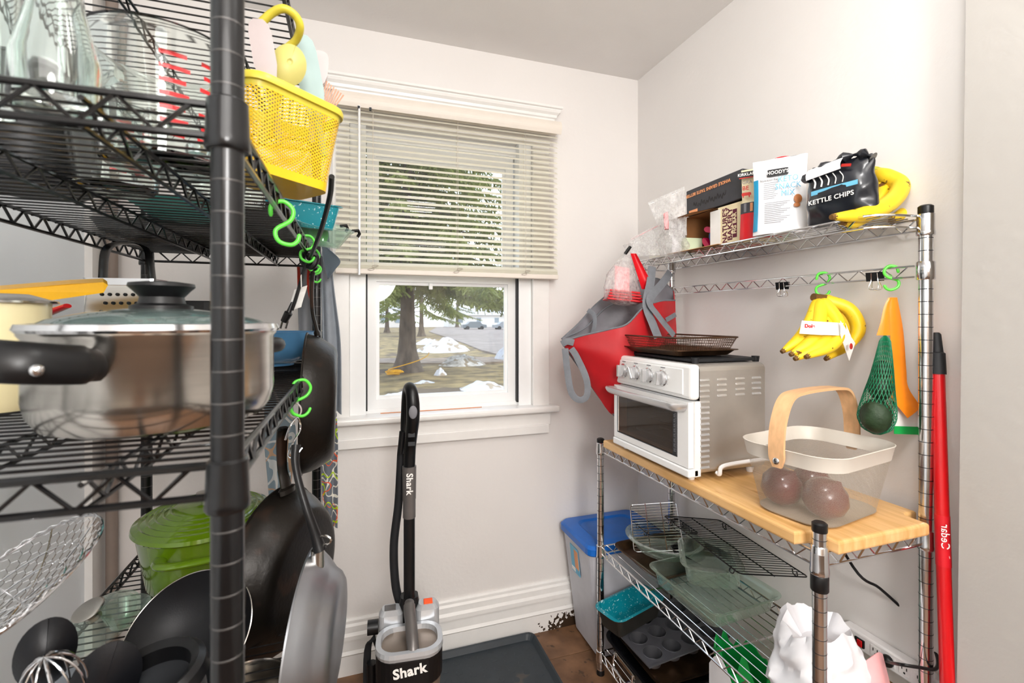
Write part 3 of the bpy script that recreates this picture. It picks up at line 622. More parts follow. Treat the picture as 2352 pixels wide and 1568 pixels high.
MB().lathe([(.001, H_+.030), (.033, H_+.030), (.033, H_+.034), (.025, H_+.037), (.023, H_+.045), (.030, H_+.053), (.035, H_+.058), (.034, H_+.062), (.020, H_+.064), (.001, H_+.063)], 32, Mz).build('lid_knob', 'blackp', sp)
for (ang, nm) in ((math.radians(62), 2),):
    ca, sa = math.cos(ang), math.sin(ang); P = []
    w = .072 if nm == 1 else .055
    for (q, s_) in ((R-.004, -w), (R+.022, -w*.95), (R+.046, -w*.6), (R+.053, 0), (R+.046, w*.6), (R+.022, w*.95), (R-.004, w)):
        P.append((q*ca-s_*sa, q*sa+s_*ca, H_-.022))
    h_ = MB().tube(spline(P, 5), .0145 if nm == 1 else .011, 12, M=Mz).build('side_handle', 'blackp', sp)
    MB().ell((0, 0, 0), (.006, .006, .006), Mz @ TR(((R+.046)*ca, (R+.046)*sa, H_-.022))).build('handle_screw', 'chrome', h_)
# handle reaching out of frame on the left
P = [at(240, 838, .482), at(190, 838, .452), at(110, 836, .425), at(30, 832, .408), at(-80, 826, .405), at(-220, 826, .43)]
hh = MB().tube(spline(P, 6), [.0165]*6+[.019]*25, 14, flat=.62, up=(1, 1, 0)).build('side_handle', 'blackp', sp)
MB().ell(tuple(at(84, 850, .406)), .0055).build('handle_screw', 'chrome', hh)
MB().box(-.014, .014, -.006, .010, -.019, .019, axisM(at(238, 838, .484), (0, 0, 1)) @ Matrix.Rotation(.5, 4, 'Z'), bev=.003).build('handle_bracket', 'steel', sp)
# ---- glassware on shelf B
def cup(M, r0, r1, h, name, label, marks=True, lean=0):
    t = thing(name, label, 'measuring cup', M)
    MB().lathe([(.0001, 0), (r0-.008, 0), (r0, .006), (r1, h*.95), (r1+.004, h), (r1-.001, h), (r1-.005, h*.93), (r0-.005, .010), (.0001, .006)], 48, M).build('body', 'glass', t)
    P = [(r1, 0, h*.88), (r1+.030, 0, h*.86), (r1+.042, 0, h*.68), (r1+.034, 0, h*.4), (r1*.9+r0*.1-.003, 0, h*.28)]
    MB().tube(spline(P, 5), .008, 10, M=M @ Matrix.Rotation(2.6, 4, 'Z')).build('handle', 'glass', t)
    if marks:
        b = MB()
        for k in range(7):
            z = h*(.16+.1*k); r = r0+(r1-r0)*z/h+.0006
            for (a0, a1) in ((-1.35, -.95), (-.75, -.45)) if k % 2 else ((-1.35, -1.0), (-.8, -.35)):
                n = 6; b.add([(r*math.cos(a0+(a1-a0)*i/n), r*math.sin(a0+(a1-a0)*i/n), z+dz) for dz in (0, .005) for i in range(n+1)], [(i, i+1, i+n+2, i+n+1) for i in range(n)], M)
        b.build('measure_marks', 'red', t, kind='stuff')
    return t
cup(TR((-.226, .712, ZB+.002)), .066, .080, .150, 'measuring_cup', 'large clear glass measuring cup with red marks behind the front post')
cup(TR((-.335, .86, ZB+.002)), .050, .064, .115, 'measuring_cup', 'smaller glass measuring cup left of the large one on the second shelf')
vs_ = TR((-.261, .552, ZB+.002)) @ Matrix.Diagonal((.85, .85, 1, 1)); v = thing('glass_vase', 'tall clear glass carafe with a narrow neck at upper left', 'carafe', vs_)
MB().lathe([(.0001, 0), (.036, 0), (.040, .008), (.038, .05), (.024, .10), (.018, .15), (.024, .19), (.028, .20), (.025, .20), (.015, .15), (.021, .10), (.034, .05), (.034, .012), (.0001, .01)], 32, vs_).build('body', 'glass', v)
vs_ = TR((-.316, .566, ZB+.002)) @ Matrix.Diagonal((.62, .62, 1, 1)) ; v = thing('drinking_glass', 'clear tumbler at the upper left corner beside the carafe', 'glass', vs_)
MB().lathe([(.0001, 0), (.028, 0), (.034, .13), (.031, .13), (.026, .010), (.0001, .010)], 28, vs_).build('body', 'glass', v)
# dark round pan behind the carafe
M = TR((-.43, .70, ZB+.072)) @ Matrix.Rotation(PI, 4, 'X')
pan(TR((-.455, .90, ZB+.003)), .080, .072, .17, 'nonstick', 'stock_pot', 'tall dark nonstick pot behind the glass carafe', 'saucepan', rnd=.01)
# plates / dishes further in
for (x, y, r, h, m, l) in ((-.30, 1.04, .085, .022, 'tealp', 'teal plate lying on the second shelf behind the measuring cups'),):
    tag(MB().lathe([(.0001, 0), (r*.6, 0), (r*.95, h), (r, h+.002), (r*.94, h+.003), (r*.58, .004), (.0001, .004)], 40, TR((x, y, ZB+.002))).build('plate', m, loc=(x, y, ZB)), l, 'plate')
for k, (x, y) in enumerate(((-.175, .80), (-.165, .90), (-.225, .86))):
    vs_ = TR((x, y, ZB+.002)); lb = ['clear glass jar just behind the front post on second shelf', 'clear glass jar farthest from the front post of the three jars', 'clear glass jar farthest inward of the three jars'][k]
    v = thing('glass_jar', lb, 'jar', vs_, 'small glass jars')
    MB().lathe([(.0001, 0), (.021, 0), (.023, .005), (.023, .05), (.018, .058), (.018, .066), (.0155, .066), (.0155, .056), (.020, .048), (.020, .006), (.0001, .005)], 24, vs_).build('body', 'glass', v)
    MB().lathe([(.0001, .080), (.019, .080), (.020, .078), (.020, .066), (.0001, .066)], 20, vs_).build('lid', 'chrome', v)
# black sheet pan and square pan at the far end
b = MB().rr([(.36, .30, .02, ZB+.002, -.33, 1.36), (.38, .32, .025, ZB+.022, -.33, 1.36), (.39, .33, .03, ZB+.023, -.33, 1.36), (.38, .32, .025, ZB+.024, -.33, 1.36), (.355, .295, .02, ZB+.005, -.33, 1.36)])
tag(b.build('baking_sheet', 'nonstick', loc=(-.33, 1.36, ZB)), 'black baking sheet at the far end of the second shelf', 'baking sheet')
b = MB().rr([(.26, .22, .02, ZB+.026, -.30, 1.37), (.28, .24, .025, ZB+.085, -.30, 1.37), (.29, .25, .03, ZB+.086, -.30, 1.37), (.29, .25, .03, ZB+.089, -.30, 1.37), (.275, .235, .025, ZB+.088, -.30, 1.37), (.255, .215, .02, ZB+.030, -.30, 1.37)])
tag(b.build('square_pan', 'nonstick', loc=(-.30, 1.37, ZB+.026)), 'deep square black pan resting on the black baking sheet', 'pan')
def loaf(M, label, inner='teal', outer='darksteel'):
    t = thing('loaf_pan', label, 'loaf pan', M)
    MB().rr([(.20, .090, .012, 0), (.228, .118, .02, .062), (.252, .130, .035, .064), (.252, .130, .035, .066), (.226, .116, .02, .066)], M, cap1=False).build('outer_shell', outer, t)
    MB().rr([(.253, .131, .035, .0665), (.222, .112, .02, .0675), (.196, .086, .012, .004)], M, cap0=False).build('enamel_lining', inner, t)
    return t
c = at(668, 512, 1.28)
loaf(TR((c.x, c.y, c.z-.01), .35, .12), 'teal speckled loaf pan on the second shelf behind the yellow basket', 'teal', 'teal')
# clear glass lid dish with black clips, green plate under it
c = at(740, 522, 1.27); M = TR(c, .6) @ Matrix.Rotation(.35, 4, 'X')
t = thing('glass_storage_dish', 'clear glass dish with two black clips beside the teal loaf pan', 'dish', M)
MB().rr([(.10, .08, .03, -.045), (.14, .12, .04, 0), (.155, .13, .045, .006), (.155, .13, .045, .009), (.145, .12, .04, .009), (.13, .11, .035, 0), (.095, .075, .03, -.041)], M, smooth=True).build('body', 'dishglass', t)
for dx in (-.03, .03): MB().tube([(.072, dx, .008), (.090, dx, .012), (.096, dx, .004), (.092, dx, -.006)], .0045, 8, M=M).build('clip', 'blackp', t)
c = at(706, 538, 1.33); M = TR(c, .3) @ Matrix.Rotation(1.0, 4, 'X')
tag(MB().lathe([(.0001, 0), (.04, 0), (.052, .01), (.054, .012), (.048, .012), (.0001, .004)], 32, M).build('saucer', mat('green_saucer', '#7cc36a', .3), loc=c), 'light green saucer tucked under the glass dish', 'saucer')
# ---- yellow hanging basket
A = at(562, 160, .640); B = at(792, 240, .77); B.z = A.z
dv = (B-A); dv.z = 0; LB = dv.length; dv.normalize(); nv = Vector((-dv.y, dv.x, 0))   # nv: away from the camera
ctr = (A+B)/2+nv*.062; HB = .130
M = Matrix.Translation((ctr.x, ctr.y, A.z-HB)) @ Matrix(((dv.x, nv.x, 0, 0), (dv.y, nv.y, 0, 0), (0, 0, 1, 0), (0, 0, 0, 1))) @ Matrix.Rotation(math.radians(3), 4, 'Y')
yb = thing('hanging_basket', 'yellow perforated plastic basket hooked on the rack holding utensils', 'basket', M)
def perim(w, d, r, n):
    o = rrect(w, d, r, 0, n=8); o.append(o[0]); L = [0]
    for i in range(1, len(o)): L.append(L[-1]+math.dist(o[i-1], o[i]))
    out = []
    for k in range(n):
        s_ = L[-1]*k/n; i = max(j for j in range(len(L)-1) if L[j] <= s_); q = (s_-L[i])/(L[i+1]-L[i])
        out.append((o[i][0]+(o[i+1][0]-o[i][0])*q, o[i][1]+(o[i+1][1]-o[i][1])*q))
    return out
def holed_wall(M, w0, d0, w1, d1, r, z0, z1, nc, nr, frac=.33, slant=0):
    """perforated wall: every cell is a quad ring around a diamond hole"""
    b = MB(); P0 = perim(w0, d0, r, nc*2); P1 = perim(w1, d1, r*1.2, nc*2); wd = 1-frac*2*.82
    def pt(u, v):
        u = u % (nc*2); i = int(u); q = u-i; j = (i+1) % (nc*2)
        a = (P0[i][0]+(P0[j][0]-P0[i][0])*q, P0[i][1]+(P0[j][1]-P0[i][1])*q); c_ = (P1[i][0]+(P1[j][0]-P1[i][0])*q, P1[i][1]+(P1[j][1]-P1[i][1])*q)
        return (a[0]+(c_[0]-a[0])*v, a[1]+(c_[1]-a[1])*v, z0+(z1-z0)*v)
    for j in range(nr):
        for i in range(nc):
            x0, x1 = 2*i, 2*i+2; y0, y1 = j/nr, (j+1)/nr
            b.add([pt(x0-wd, y0), pt(x0+wd, y0), pt(x1+wd, y1), pt(x1-wd, y1), pt(x1-wd, y0), pt(x1+wd, y0), pt(x0+wd, y1), pt(x0-wd, y1)], [(0, 1, 2, 3), (4, 5, 6, 7)], M)
    return b
w1_, d1_ = LB, .124
b = holed_wall(M, w1_*.80, d1_*.80, w1_*.97, d1_*.95, .02, .012, HB-.012, 66, 20, .35)
b.build('mesh_wall', 'yellow', yb)
MB().rr([(w1_*.79, d1_*.79, .02, 0), (w1_*.805, d1_*.805, .02, .014), (w1_*.79, d1_*.79, .02, .014), (w1_*.77, d1_*.77, .02, .003)], M, n=6).build('floor_pan', 'yellow', yb)
MB().rr([(w1_*.965, d1_*.945, .024, HB-.014), (w1_*.985, d1_*.97, .026, HB-.006), (w1_*1.03, d1_*1.05, .03, HB-.006), (w1_*1.04, d1_*1.06, .03, HB), (w1_*1.02, d1_*1.04, .03, HB+.005), (w1_*.97, d1_*.96, .026, HB+.004), (w1_*.95, d1_*.93, .024, HB-.014)], M, n=6, smooth=True, cap0=False, cap1=False).build('rim', 'yellow2', yb)
P = [at(648, 190, .72), at(646, 140, .72), at(655, 115, .72), at(680, 92, .715), at(689, 62, .70), at(678, 36, .69), at(652, 20, .68), at(625, 30, .68), at(600, 52, .68)]
MB().tube(spline(P, 6), .0058, 10).build('hook_handle', 'yellow2', yb)
# utensils in the basket
def utensil(name, label, top, bot, m, head=None, r=.006):
    """top/bot world points; head=(w, l, th) flat paddle at the top"""
    top, bot = Vector(top), Vector(bot); t = thing(name, label, 'utensil', bot, 'utensils in the yellow basket')
    ax = (top-bot).normalized(); L = (top-bot).length
    view = (bot-Vector((0, 0, EYE))).normalized(); Mx = frame(bot, ax, ax.cross(view))
    hl = head[1]
    MB().tube([(0, 0, 0), (L-hl*.8, 0, 0)], r, 10, M=Mx).build('handle', m, t)
    if head[2] == 'spoon':
        MB().sheet(lambda u, v: (L-hl*.5+hl*.5*math.cos(u*2*PI)*v, head[0]/2*math.sin(u*2*PI)*v, .012*(1-v*v)), 28, 6, .0022, M=Mx).build('bowl', m, t)
    else:
        b = MB(); w = head[0]
        b.rings([[(L-hl+hl*q, sg*w/2*f, zz) for sg, zz in ((-1, -head[2]), (1, -head[2]), (1, head[2]), (-1, head[2]))] for q, f in ((0, .35), (.12, .75), (.35, 1), (.8, .97), (.93, .8), (1, .4))], M=Mx, smooth=True); b.build('head', m, t)
    return t
utensil('spatula', 'pinkish white spatula head standing nearest the front post', at(592, 45, .655), at(640, 320, .70), 'silw', (.030, .085, .004))
utensil('spatula', 'peach spatula blade beside the white one', at(612, 95, .70), at(640, 320, .70), 'sil', (.020, .07, .0025))
utensil('mixing_spoon', 'pale yellow mixing spoon upright in the middle of the basket', at(678, 108, .70), at(600, 330, .68), 'sily', (.044, .062, 'spoon'))
utensil('spatula', 'pale blue turner leaning behind the yellow spoon', at(694, 82, .76), at(745, 360, .76), 'silb', (.036, .14, .002))
utensil('spatula', 'small white spatula at right side of the basket', at(738, 120, .78), at(715, 330, .76), 'silw', (.026, .06, .004))
sk = thing('skewer_bundle', 'bundle of thin pale skewers at right edge of the basket', 'skewers', at(735, 330, .78))
for k in range(9):
    MB().tube([at(715-k, 330, .77+.002*k), at(745+5.5*k, 182+4.5*k, .79)], .0013, 6).build('skewer', 'sil', sk)
# ---- cord with plug
t = thing('extension_cable', 'black power cord looped at the rack corner with a hanging two prong plug', 'cord', at(700, 590, 1.15))
MB().tube(spline([at(762, 405, .80), at(758, 450, .85), at(740, 520, .95), at(722, 570, 1.05), at(712, 592, 1.12)], 8), .0048, 8).build('cable', 'blackp', t)
MB().tube(spline([at(712, 592, 1.12), at(700, 575, 1.14), at(696, 600, 1.14), at(716, 612, 1.13), at(726, 590, 1.13), at(706, 580, 1.12)], 8), .008, 8).build('knot', 'blackp', t)
MB().tube(spline([at(704, 600, 1.13), at(690, 650, 1.13), at(678, 690, 1.13), at(670, 712, 1.13)], 6), .0042, 8).build('cable', 'blackp', t)
pl = MB().tube([at(672, 694, 1.13), at(664, 716, 1.13), at(663, 718, 1.13), at(652, 738, 1.13)], [.006, .010, .016, .013], 10, flat=.6).build('plug', 'blackp', t)
for dx in (-7, 5): MB().tube([at(656+dx, 737, 1.13), at(651+dx, 754, 1.13)], .0022, 6).build('prong', 'chrome', pl)
MB().box(-.007, .007, -.0006, .0006, -.014, .014, axisM(at(692, 645, 1.12), (0, 0, 1)) @ Matrix.Rotation(.3, 4, 'Y')).build('cable_label', 'inkw', t)
MB().sheet(lambda u, v: at(676+30*u-14*v, 665+50*v-10*u, 1.14)+Vector((0, .004*math.sin(v*6), 0)), 4, 6, .0005).build('hang_tag', 'inkw', t)
# ---- shelf C contents
def vessel(name, label, cat, c, prof, m, n=40, sy=1):
    return tag(MB().lathe(prof, n, TR(c), sy=sy).build(name, m, loc=c), label, cat)
c = (-.470, .862, ZC+.002)
t = thing('enamel_pot', 'pale yellow enamel pot with a steel lid at far left', 'pot', c)
MB().lathe([(.0001, 0), (.06, 0), (.068, .01), (.072, .15), (.069, .15), (.065, .012), (.0001, .005)], 44, TR(c) @ Matrix.Diagonal((.72, .72, 1, 1))).build('body', 'cream', t)
MB().lathe([(.0001, .163), (.04, .162), (.082, .152), (.084, .149), (.07, .149), (.0001, .155)], 44, TR(c) @ Matrix.Diagonal((.72, .72, 1, 1))).build('lid', 'steel', t)
b = MB(); Q = [at(-30, 668, .80), at(160, 652, .84), at(238, 648, .86), at(248, 655, .86), at(238, 672, .86), at(100, 692, .83), at(-30, 700, .80)]
up = Vector((-.35, .8, .2))*.05
b.rings([[q for q in Q], [q+up for q in Q]], smooth=False)
tag(b.build('chopping_scoop', mat('amber_plastic', '#f5b90e', .35), loc=at(100, 690, .83)), 'long yellow plastic tray resting on top of the cookware left of the grater', 'tray')
c = (-.478, .985, ZC+.002); t = thing('storage_box', 'teal plastic box behind the stainless pot', 'storage box', c)
MB().rr([(.10, .12, .015, 0), (.115, .135, .02, .10), (.122, .142, .022, .102), (.122, .142, .022, .112), (.11, .13, .02, .113)], TR((c[0]+.03, c[1]+.14, c[2]))).build('body', 'tealp', t)
tag(MB().tube([at(88, 732, .80), at(120, 715, .80), at(155, 702, .80)], [.006, .010, .008], 10, flat=.5).build('peeler', 'red', loc=at(120, 715, .8)), 'red peeler handle lying below the yellow tray', 'peeler')
# grater
g = at(292, 760, 1.02); M = TR((g.x, g.y, ZC+.002), -.10)
t = thing('box_grater', 'stainless box grater with an arched handle behind the pot lid', 'grater', M)
MB().rr([(.150, .085, .006, .0), (.120, .058, .006, .205), (.116, .054, .006, .205), (.146, .081, .006, .0)], M, n=1, cap0=False, cap1=False).build('body', 'steel', t)
MB().rr([(.132, .066, .008, .198), (.132, .066, .008, .212), (.128, .062, .008, .212)], M, n=2).build('top_band', 'chrome', t)
MB().tube(spline([(-.045, 0, .21), (-.04, 0, .27), (-.02, 0, .288), (.02, 0, .288), (.04, 0, .27), (.048, 0, .21)], 5), .017, 8, M=M, flat=.14, up=(0, 0, 1)).build('handle', 'blackm', t)
b = MB()
for i in range(6):
    for j in range(7): b.ell((-.03+.014*i+(.007 if j % 2 else 0), -.031-.011*(1-j/7)*.9, .07+.018*j), (.0035, .003, .0035), M, 8, 5)
b.build('grating_holes', 'blackp', t, kind='stuff')
c = at(425, 700, 1.22)
b = MB().rr([(.14, .10, .02, 0), (.16, .12, .03, .17), (.165, .125, .03, .172), (.15, .11, .03, .172), (.13, .09, .02, .006)], TR((c.x, c.y, ZC+.002), .1))
tag(b.build('canister', 'nonstick', loc=(c.x, c.y, ZC)), 'black rectangular canister right of the grater', 'canister')
c = Vector((-.205, 1.44, ZC+.002)); t = thing('serving_bowl', 'blue bowl at the far end of the middle shelf', 'bowl', c)
MB().lathe([(.0001, 0), (.05, 0), (.052, .006), (.075, .016), (.105, .05), (.116, .088), (.118, .092), (.113, .092), (.101, .052), (.072, .020), (.0001, .010)], 48, TR(c)).build('body', 'bluebowl', t)
# ---- shelf D contents
c = Vector((-.345, 1.345, ZD+.002)); t = thing('dutch_oven', 'glossy green enamelled oval dutch oven with ringed lid on the lower shelf', 'pot', TR(c, .12))
M = TR(c, .12) @ Matrix.Diagonal((1.06, 1.06, 1.0, 1)); a_ = 1.12
MB().lathe([(.0001, 0), (.098, 0), (.11, .01), (.128, .125), (.131, .135), (.123, .135), (.105, .015), (.0001, .008)], 64, M, sy=a_).build('body', 'green', t)
pr = [(.134, .135), (.137, .139), (.135, .147)]
for k in range(5):
    r = .127-.014*k; z = .150+.0045*k; pr += [(r, z), (r-.004, z+.0035), (r-.008, z+.002)]
pr += [(.055, .174), (.02, .178), (.0001, .178)]
MB().lathe([(.12, .135)]+pr, 64, M, sy=a_).build('lid', 'green', t)
MB().lathe([(.0001, .178), (.008, .178), (.008, .188), (.018, .194), (.018, .200), (.0001, .203)], 24, M).build('lid_knob', 'steel', t)
for sg in (-1, 1):
    P = [(-.060, sg*.112, .105), (-.058, sg*.150, .108), (-.035, sg*.172, .110), (.035, sg*.172, .110), (.058, sg*.150, .108), (.060, sg*.112, .105)]
    MB().tube(spline(P, 5), .013, 12, M=M, flat=.6, up=(0, 0, 1)).build('side_handle', 'green', t)
# wok leaning, mouth to camera-left/up
c = at(438, 1462, .85)
M = axisM(c, (-.20, -.60, .62)) @ Matrix.Diagonal((.56, .56, .56, 1))
wk = thing('wok', 'large black wok leaning on the lower shelf below the green pot', 'wok', M)
MB().lathe([(.0001, -.085), (.06, -.083), (.12, -.060), (.165, -.022), (.190, .02), (.194, .023), (.190, .026), (.160, -.016), (.115, -.053), (.06, -.076), (.0001, -.078)], 64, M).build('body', 'nonstick', wk)
MB().tube([(.192*math.cos(a), .192*math.sin(a), .0235) for a in [2*PI*k/60 for k in range(60)]], .0022, 6, closed=True, M=M).build('rim', 'steel', wk)
# spider skimmer
c = at(10, 1352, .62); M = axisM(c, (-.45, -.27, .85)); 
t = thing('wire_skimmer', 'round wire mesh skimmer leaning at the lower left edge', 'skimmer', M)
Rk = .115; b = MB()
dz = lambda r: -.03*(1-(r/Rk)**2)
b.tube([(Rk*math.cos(a), Rk*math.sin(a), 0) for a in [2*PI*k/60 for k in range(60)]], .0016, 6, closed=True, M=M).tube([(Rk*math.cos(a), Rk*math.sin(a), .003+.0014*math.sin(a*40)) for a in [2*PI*k/240 for k in range(240)]], .0010, 4, closed=True, M=M)
for r in (.03, .055, .08): b.tube([(r*math.cos(a), r*math.sin(a), dz(r)) for a in [2*PI*k/40 for k in range(40)]], .0010, 5, closed=True, M=M)
for k in range(4):
    a = PI*k/4+.2; b.tube([(q*Rk*math.cos(a), q*Rk*math.sin(a), dz(q*Rk)) for q in [-1+2*i/12 for i in range(13)]], .0010, 5, M=M)
b.build('rings', 'chrome', t)
b = MB(); hx = .0085
for i in range(-9, 10):
    for j in range(-16, 17):
        x = i*hx*1.5; y = (j+(.5 if i % 2 else 0))*hx*.866*1.0*2*.5*1.0
        if (j % 2) : continue
        y = j*hx*.866+(hx*.866 if i % 2 else 0)
        if math.hypot(x, y) > Rk-.004: continue
        for q in range(3):
            a0 = q*PI/3; a1 = a0+PI/3
            p0 = (x+hx*math.cos(a0), y+hx*math.sin(a0)); p1 = (x+hx*math.cos(a1), y+hx*math.sin(a1))
            if max(math.hypot(*p0), math.hypot(*p1)) > Rk: continue
            b.tube([(p0[0], p0[1], dz(math.hypot(*p0))), (p1[0], p1[1], dz(math.hypot(*p1)))], .0005, 3, M=M)
b.build('hex_mesh', 'chrome', t, kind='stuff')
# small pot with glass lid and knob
c = at(222, 1425, .92); t = thing('saucepan_cover', 'clear glass pan lid with a steel knob standing at lower left', 'lid', c)
M = axisM(c, (-.25, -.35, .9)) @ Matrix.Diagonal((.8, .8, .8, 1))
MB().lathe([(.085, -.012), (.087, -.008), (.08, -.004), (.06, .004), (.03, .010), (.0001, .012), (.0001, .009), (.06, .001), (.08, -.008)], 48, M).build('body', 'dishglass', t)
MB().lathe([(.0001, .012), (.016, .012), (.016, .022), (.011, .026), (.011, .034), (.030, .038), (.033, .042), (.028, .045), (.0001, .046)], 32, M).build('knob', 'steel', t)
c = at(288, 1398, 1.0); t = thing('glass_bowl', 'clear glass bowl behind the steel knobbed lid', 'bowl', c)
MB().lathe([(.0001, -.05), (.04, -.05), (.065, .0), (.07, .01), (.072, .01), (.069, .013), (.062, 0), (.038, -.046), (.0001, -.046)], 40, TR(c) @ Matrix.Diagonal((.62, .62, .62, 1))).build('body', 'dishglass', t)
# utensil crock and utensils at bottom left
def paddle(name, label, c0, c1, w, l, m, th=.003, hm=None, spoon=0):
    c0, c1 = Vector(c0), Vector(c1); t = thing(name, label, 'utensil', c1, 'utensils in the lower left crock')
    ax = (c0-c1).normalized(); L = (c0-c1).length; view = (c0-Vector((0, 0, EYE))).normalized(); Mx = frame(c1, ax, ax.cross(view))
    MB().tube([(0, 0, 0), (L-l*.9, 0, 0)], .005, 8, M=Mx).build('handle', hm or m, t)
    MB().sheet(lambda u, v: (L-l*.5+l*.5*math.cos(u*2*PI)*v, w/2*math.sin(u*2*PI)*v, spoon*(1-v*v)), 30, 7, th, M=Mx).build('head', m, t)
paddle('ladle', 'black ladle standing at the lower left', at(112, 1420, .60), at(90, 1700, .60), .055, .085, 'nonstick', .003, 'blackp', .022)
paddle('serving_spoon', 'wide black serving spoon beside the ladle, back turned', at(272, 1470, .60), at(180, 1760, .60), .070, .105, 'nonstick', .003, 'steel', .012)
t = thing('whisk', 'steel balloon whisk at the bottom left corner', 'whisk', at(120, 1700, .56)); c = at(125, 1590, .56)
M = axisM(c, (-.1, -.2, 1))
b = MB()
for k in range(6):
    a = PI*k/6; b.tube([((.030*math.sin(q))*math.cos(a), (.030*math.sin(q))*math.sin(a), .045*(1-math.cos(q))-.04) for q in [-PI+2*PI*i/24 for i in range(25)]], .0012, 6, M=M)
b.build('wires', 'chrome', t); MB().tube([(0, 0, -.14), (0, 0, -.03)], .007, 10, M=M).build('handle', 'steel', t)
# black crock rim and steel bowls at bottom
c = at(345, 1560, .62); M = axisM(c, (-.12, -.12, 1)); t = thing('utensil_crock', 'steel canister with a thick black rim at the bottom edge', 'canister', M)
MB().lathe([(.0001, -.15), (.056, -.15), (.058, -.004), (.052, -.004), (.050, -.14), (.0001, -.14)], 44, M).build('body', 'alum', t)
MB().lathe([(.060, -.016), (.065, -.010), (.063, .006), (.056, .012), (.046, .006), (.044, -.014)], 44, M).build('rim', 'blackp', t)
c = at(565, 1600, .80); t = thing('saucepan', 'small steel saucepan behind the front post at the bottom', 'saucepan', c)
MB().lathe([(.0001, -.09), (.058, -.09), (.070, -.07), (.072, .010), (.0745, .013), (.071, .015), (.069, .010), (.067, -.07), (.0001, -.085)], 48, TR(c)).build('body', 'steel', t)
# cutting/grey board bottom-left corner
b = MB().box(-.10, .10, -.08, .08, -.02, 0, TR(at(60, 1640, .62), .3), bev=.004)
tag(b.build('pot_holder', 'cloth', loc=at(60, 1640, .62)), 'grey fabric pad at the bottom left corner', 'pad')
# ---- cloths hanging at the rear post
def drape(name, label, cat, L, R_, m, amp=.012, fold=3, nu=24, nv=30, th=.003, group=None):
    """L, R_: lists of world points down the left and right edges"""
    Ls, Rs = spline(L, 8), spline(R_, 8); n = min(len(Ls), len(Rs))-1
    def f(u, v):
        k = v*n; i = min(int(k), n-1); a = Ls[i].lerp(Ls[i+1], k-i); b = Rs[i].lerp(Rs[i+1], k-i)
        p = a.lerp(b, u); w = (b-a).normalized(); q = Vector((-w.y, w.x, 0)); return p+q*amp*math.sin(u*PI*fold+v*1.5)*(.4+v*.6)
    return tag(MB().sheet(f, nu, nv, th).build(name, m, loc=L[0]), label, cat, group)
def doodle(name, base, cols):
    m = mat(name, base, .8, var=.05); nt = m.node_tree; N, L = nt.nodes, nt.links; b = N['Principled BSDF']; old = b.inputs['Base Color'].links[0].from_socket
    tcn = N.new('ShaderNodeTexCoord')
    for k, (c_, s_, th) in enumerate(cols):
        mp = N.new('ShaderNodeMapping'); mp.inputs['Location'].default_value = (k*3.1, k*1.7, k); L.new(tcn.outputs['Object'], mp.inputs[0])
        v = N.new('ShaderNodeTexNoise'); v.inputs['Scale'].default_value = s_; v.inputs['Detail'].default_value = 0; L.new(mp.outputs[0], v.inputs['Vector'])
        q = N.new('ShaderNodeMath'); q.operation = 'SUBTRACT'; q.inputs[1].default_value = .5; L.new(v.outputs['Fac'], q.inputs[0])
        a = N.new('ShaderNodeMath'); a.operation = 'ABSOLUTE'; L.new(q.outputs[0], a.inputs[0])
        g_ = N.new('ShaderNodeMath'); g_.operation = 'LESS_THAN'; g_.inputs[1].default_value = th; L.new(a.outputs[0], g_.inputs[0])
        mx = N.new('ShaderNodeMixRGB'); L.new(g_.outputs[0], mx.inputs[0]); L.new(old, mx.inputs[1]); mx.inputs[2].default_value = lin(c_); old = mx.outputs[0]
    L.new(old, b.inputs['Base Color']); return m
dd = doodle('avocado_print', '#6f757e', [('#e8e4d8', 26, .03), ('#b9d81c', 17, .022), ('#e9603a', 13, .010)])
dd2 = doodle('faint_print', '#93a6b3', [('#e4e6e6', 16, .03), ('#d8b090', 12, .012)])
drape('apron', 'grey cloth hanging from the rear post beside the blind', 'cloth', [at(736, 600, 1.55), at(738, 680, 1.55), at(740, 800, 1.55), at(745, 930, 1.55)], [at(752, 500, 1.56), at(768, 660, 1.56), at(784, 790, 1.56), at(786, 950, 1.56)], 'cloth', .012, 3)
drape('oven_mitt', 'dark grey folded cloth corner poking out by the blind rail', 'cloth', [at(738, 560, 1.5), at(742, 585, 1.5), at(748, 620, 1.5), at(752, 640, 1.5)], [at(752, 568, 1.5), at(782, 598, 1.5), at(770, 620, 1.5), at(757, 640, 1.5)], mat('slate_cloth', '#6a7581', .7), .004, 1)
drape('kitchen_towel', 'grey towel with lime and white print hanging below the small skillet', 'towel', [at(740, 600, 1.58), at(738, 980, 1.58), at(738, 1060, 1.58), at(740, 1130, 1.58), at(748, 1200, 1.58)], [at(752, 600, 1.6), at(775, 980, 1.6), at(775, 1060, 1.6), at(776, 1140, 1.6), at(774, 1210, 1.6)], dd, .010, 3)
drape('kitchen_towel', 'pale blue grey printed towel hanging behind the large skillet', 'towel', [at(607, 838, 1.405), at(607, 1010, 1.45), at(610, 1060, 1.45), at(615, 1110, 1.45), at(620, 1160, 1.45)], [at(660, 838, 1.405), at(680, 990, 1.48), at(675, 1060, 1.48), at(668, 1110, 1.48), at(660, 1150, 1.48)], dd2, .012, 3)
drape('dish_cloth', 'grey cloth hanging behind the plug above the blue bowl', 'cloth', [at(682, 612, 1.5), at(684, 700, 1.6), at(686, 760, 1.6), at(688, 830, 1.6)], [at(712, 612, 1.5), at(722, 700, 1.62), at(722, 760, 1.62), at(722, 840, 1.62)], doodle('grey_red_print', '#8b8d92', [('#c8402a', 6, .012)]), .01, 3)
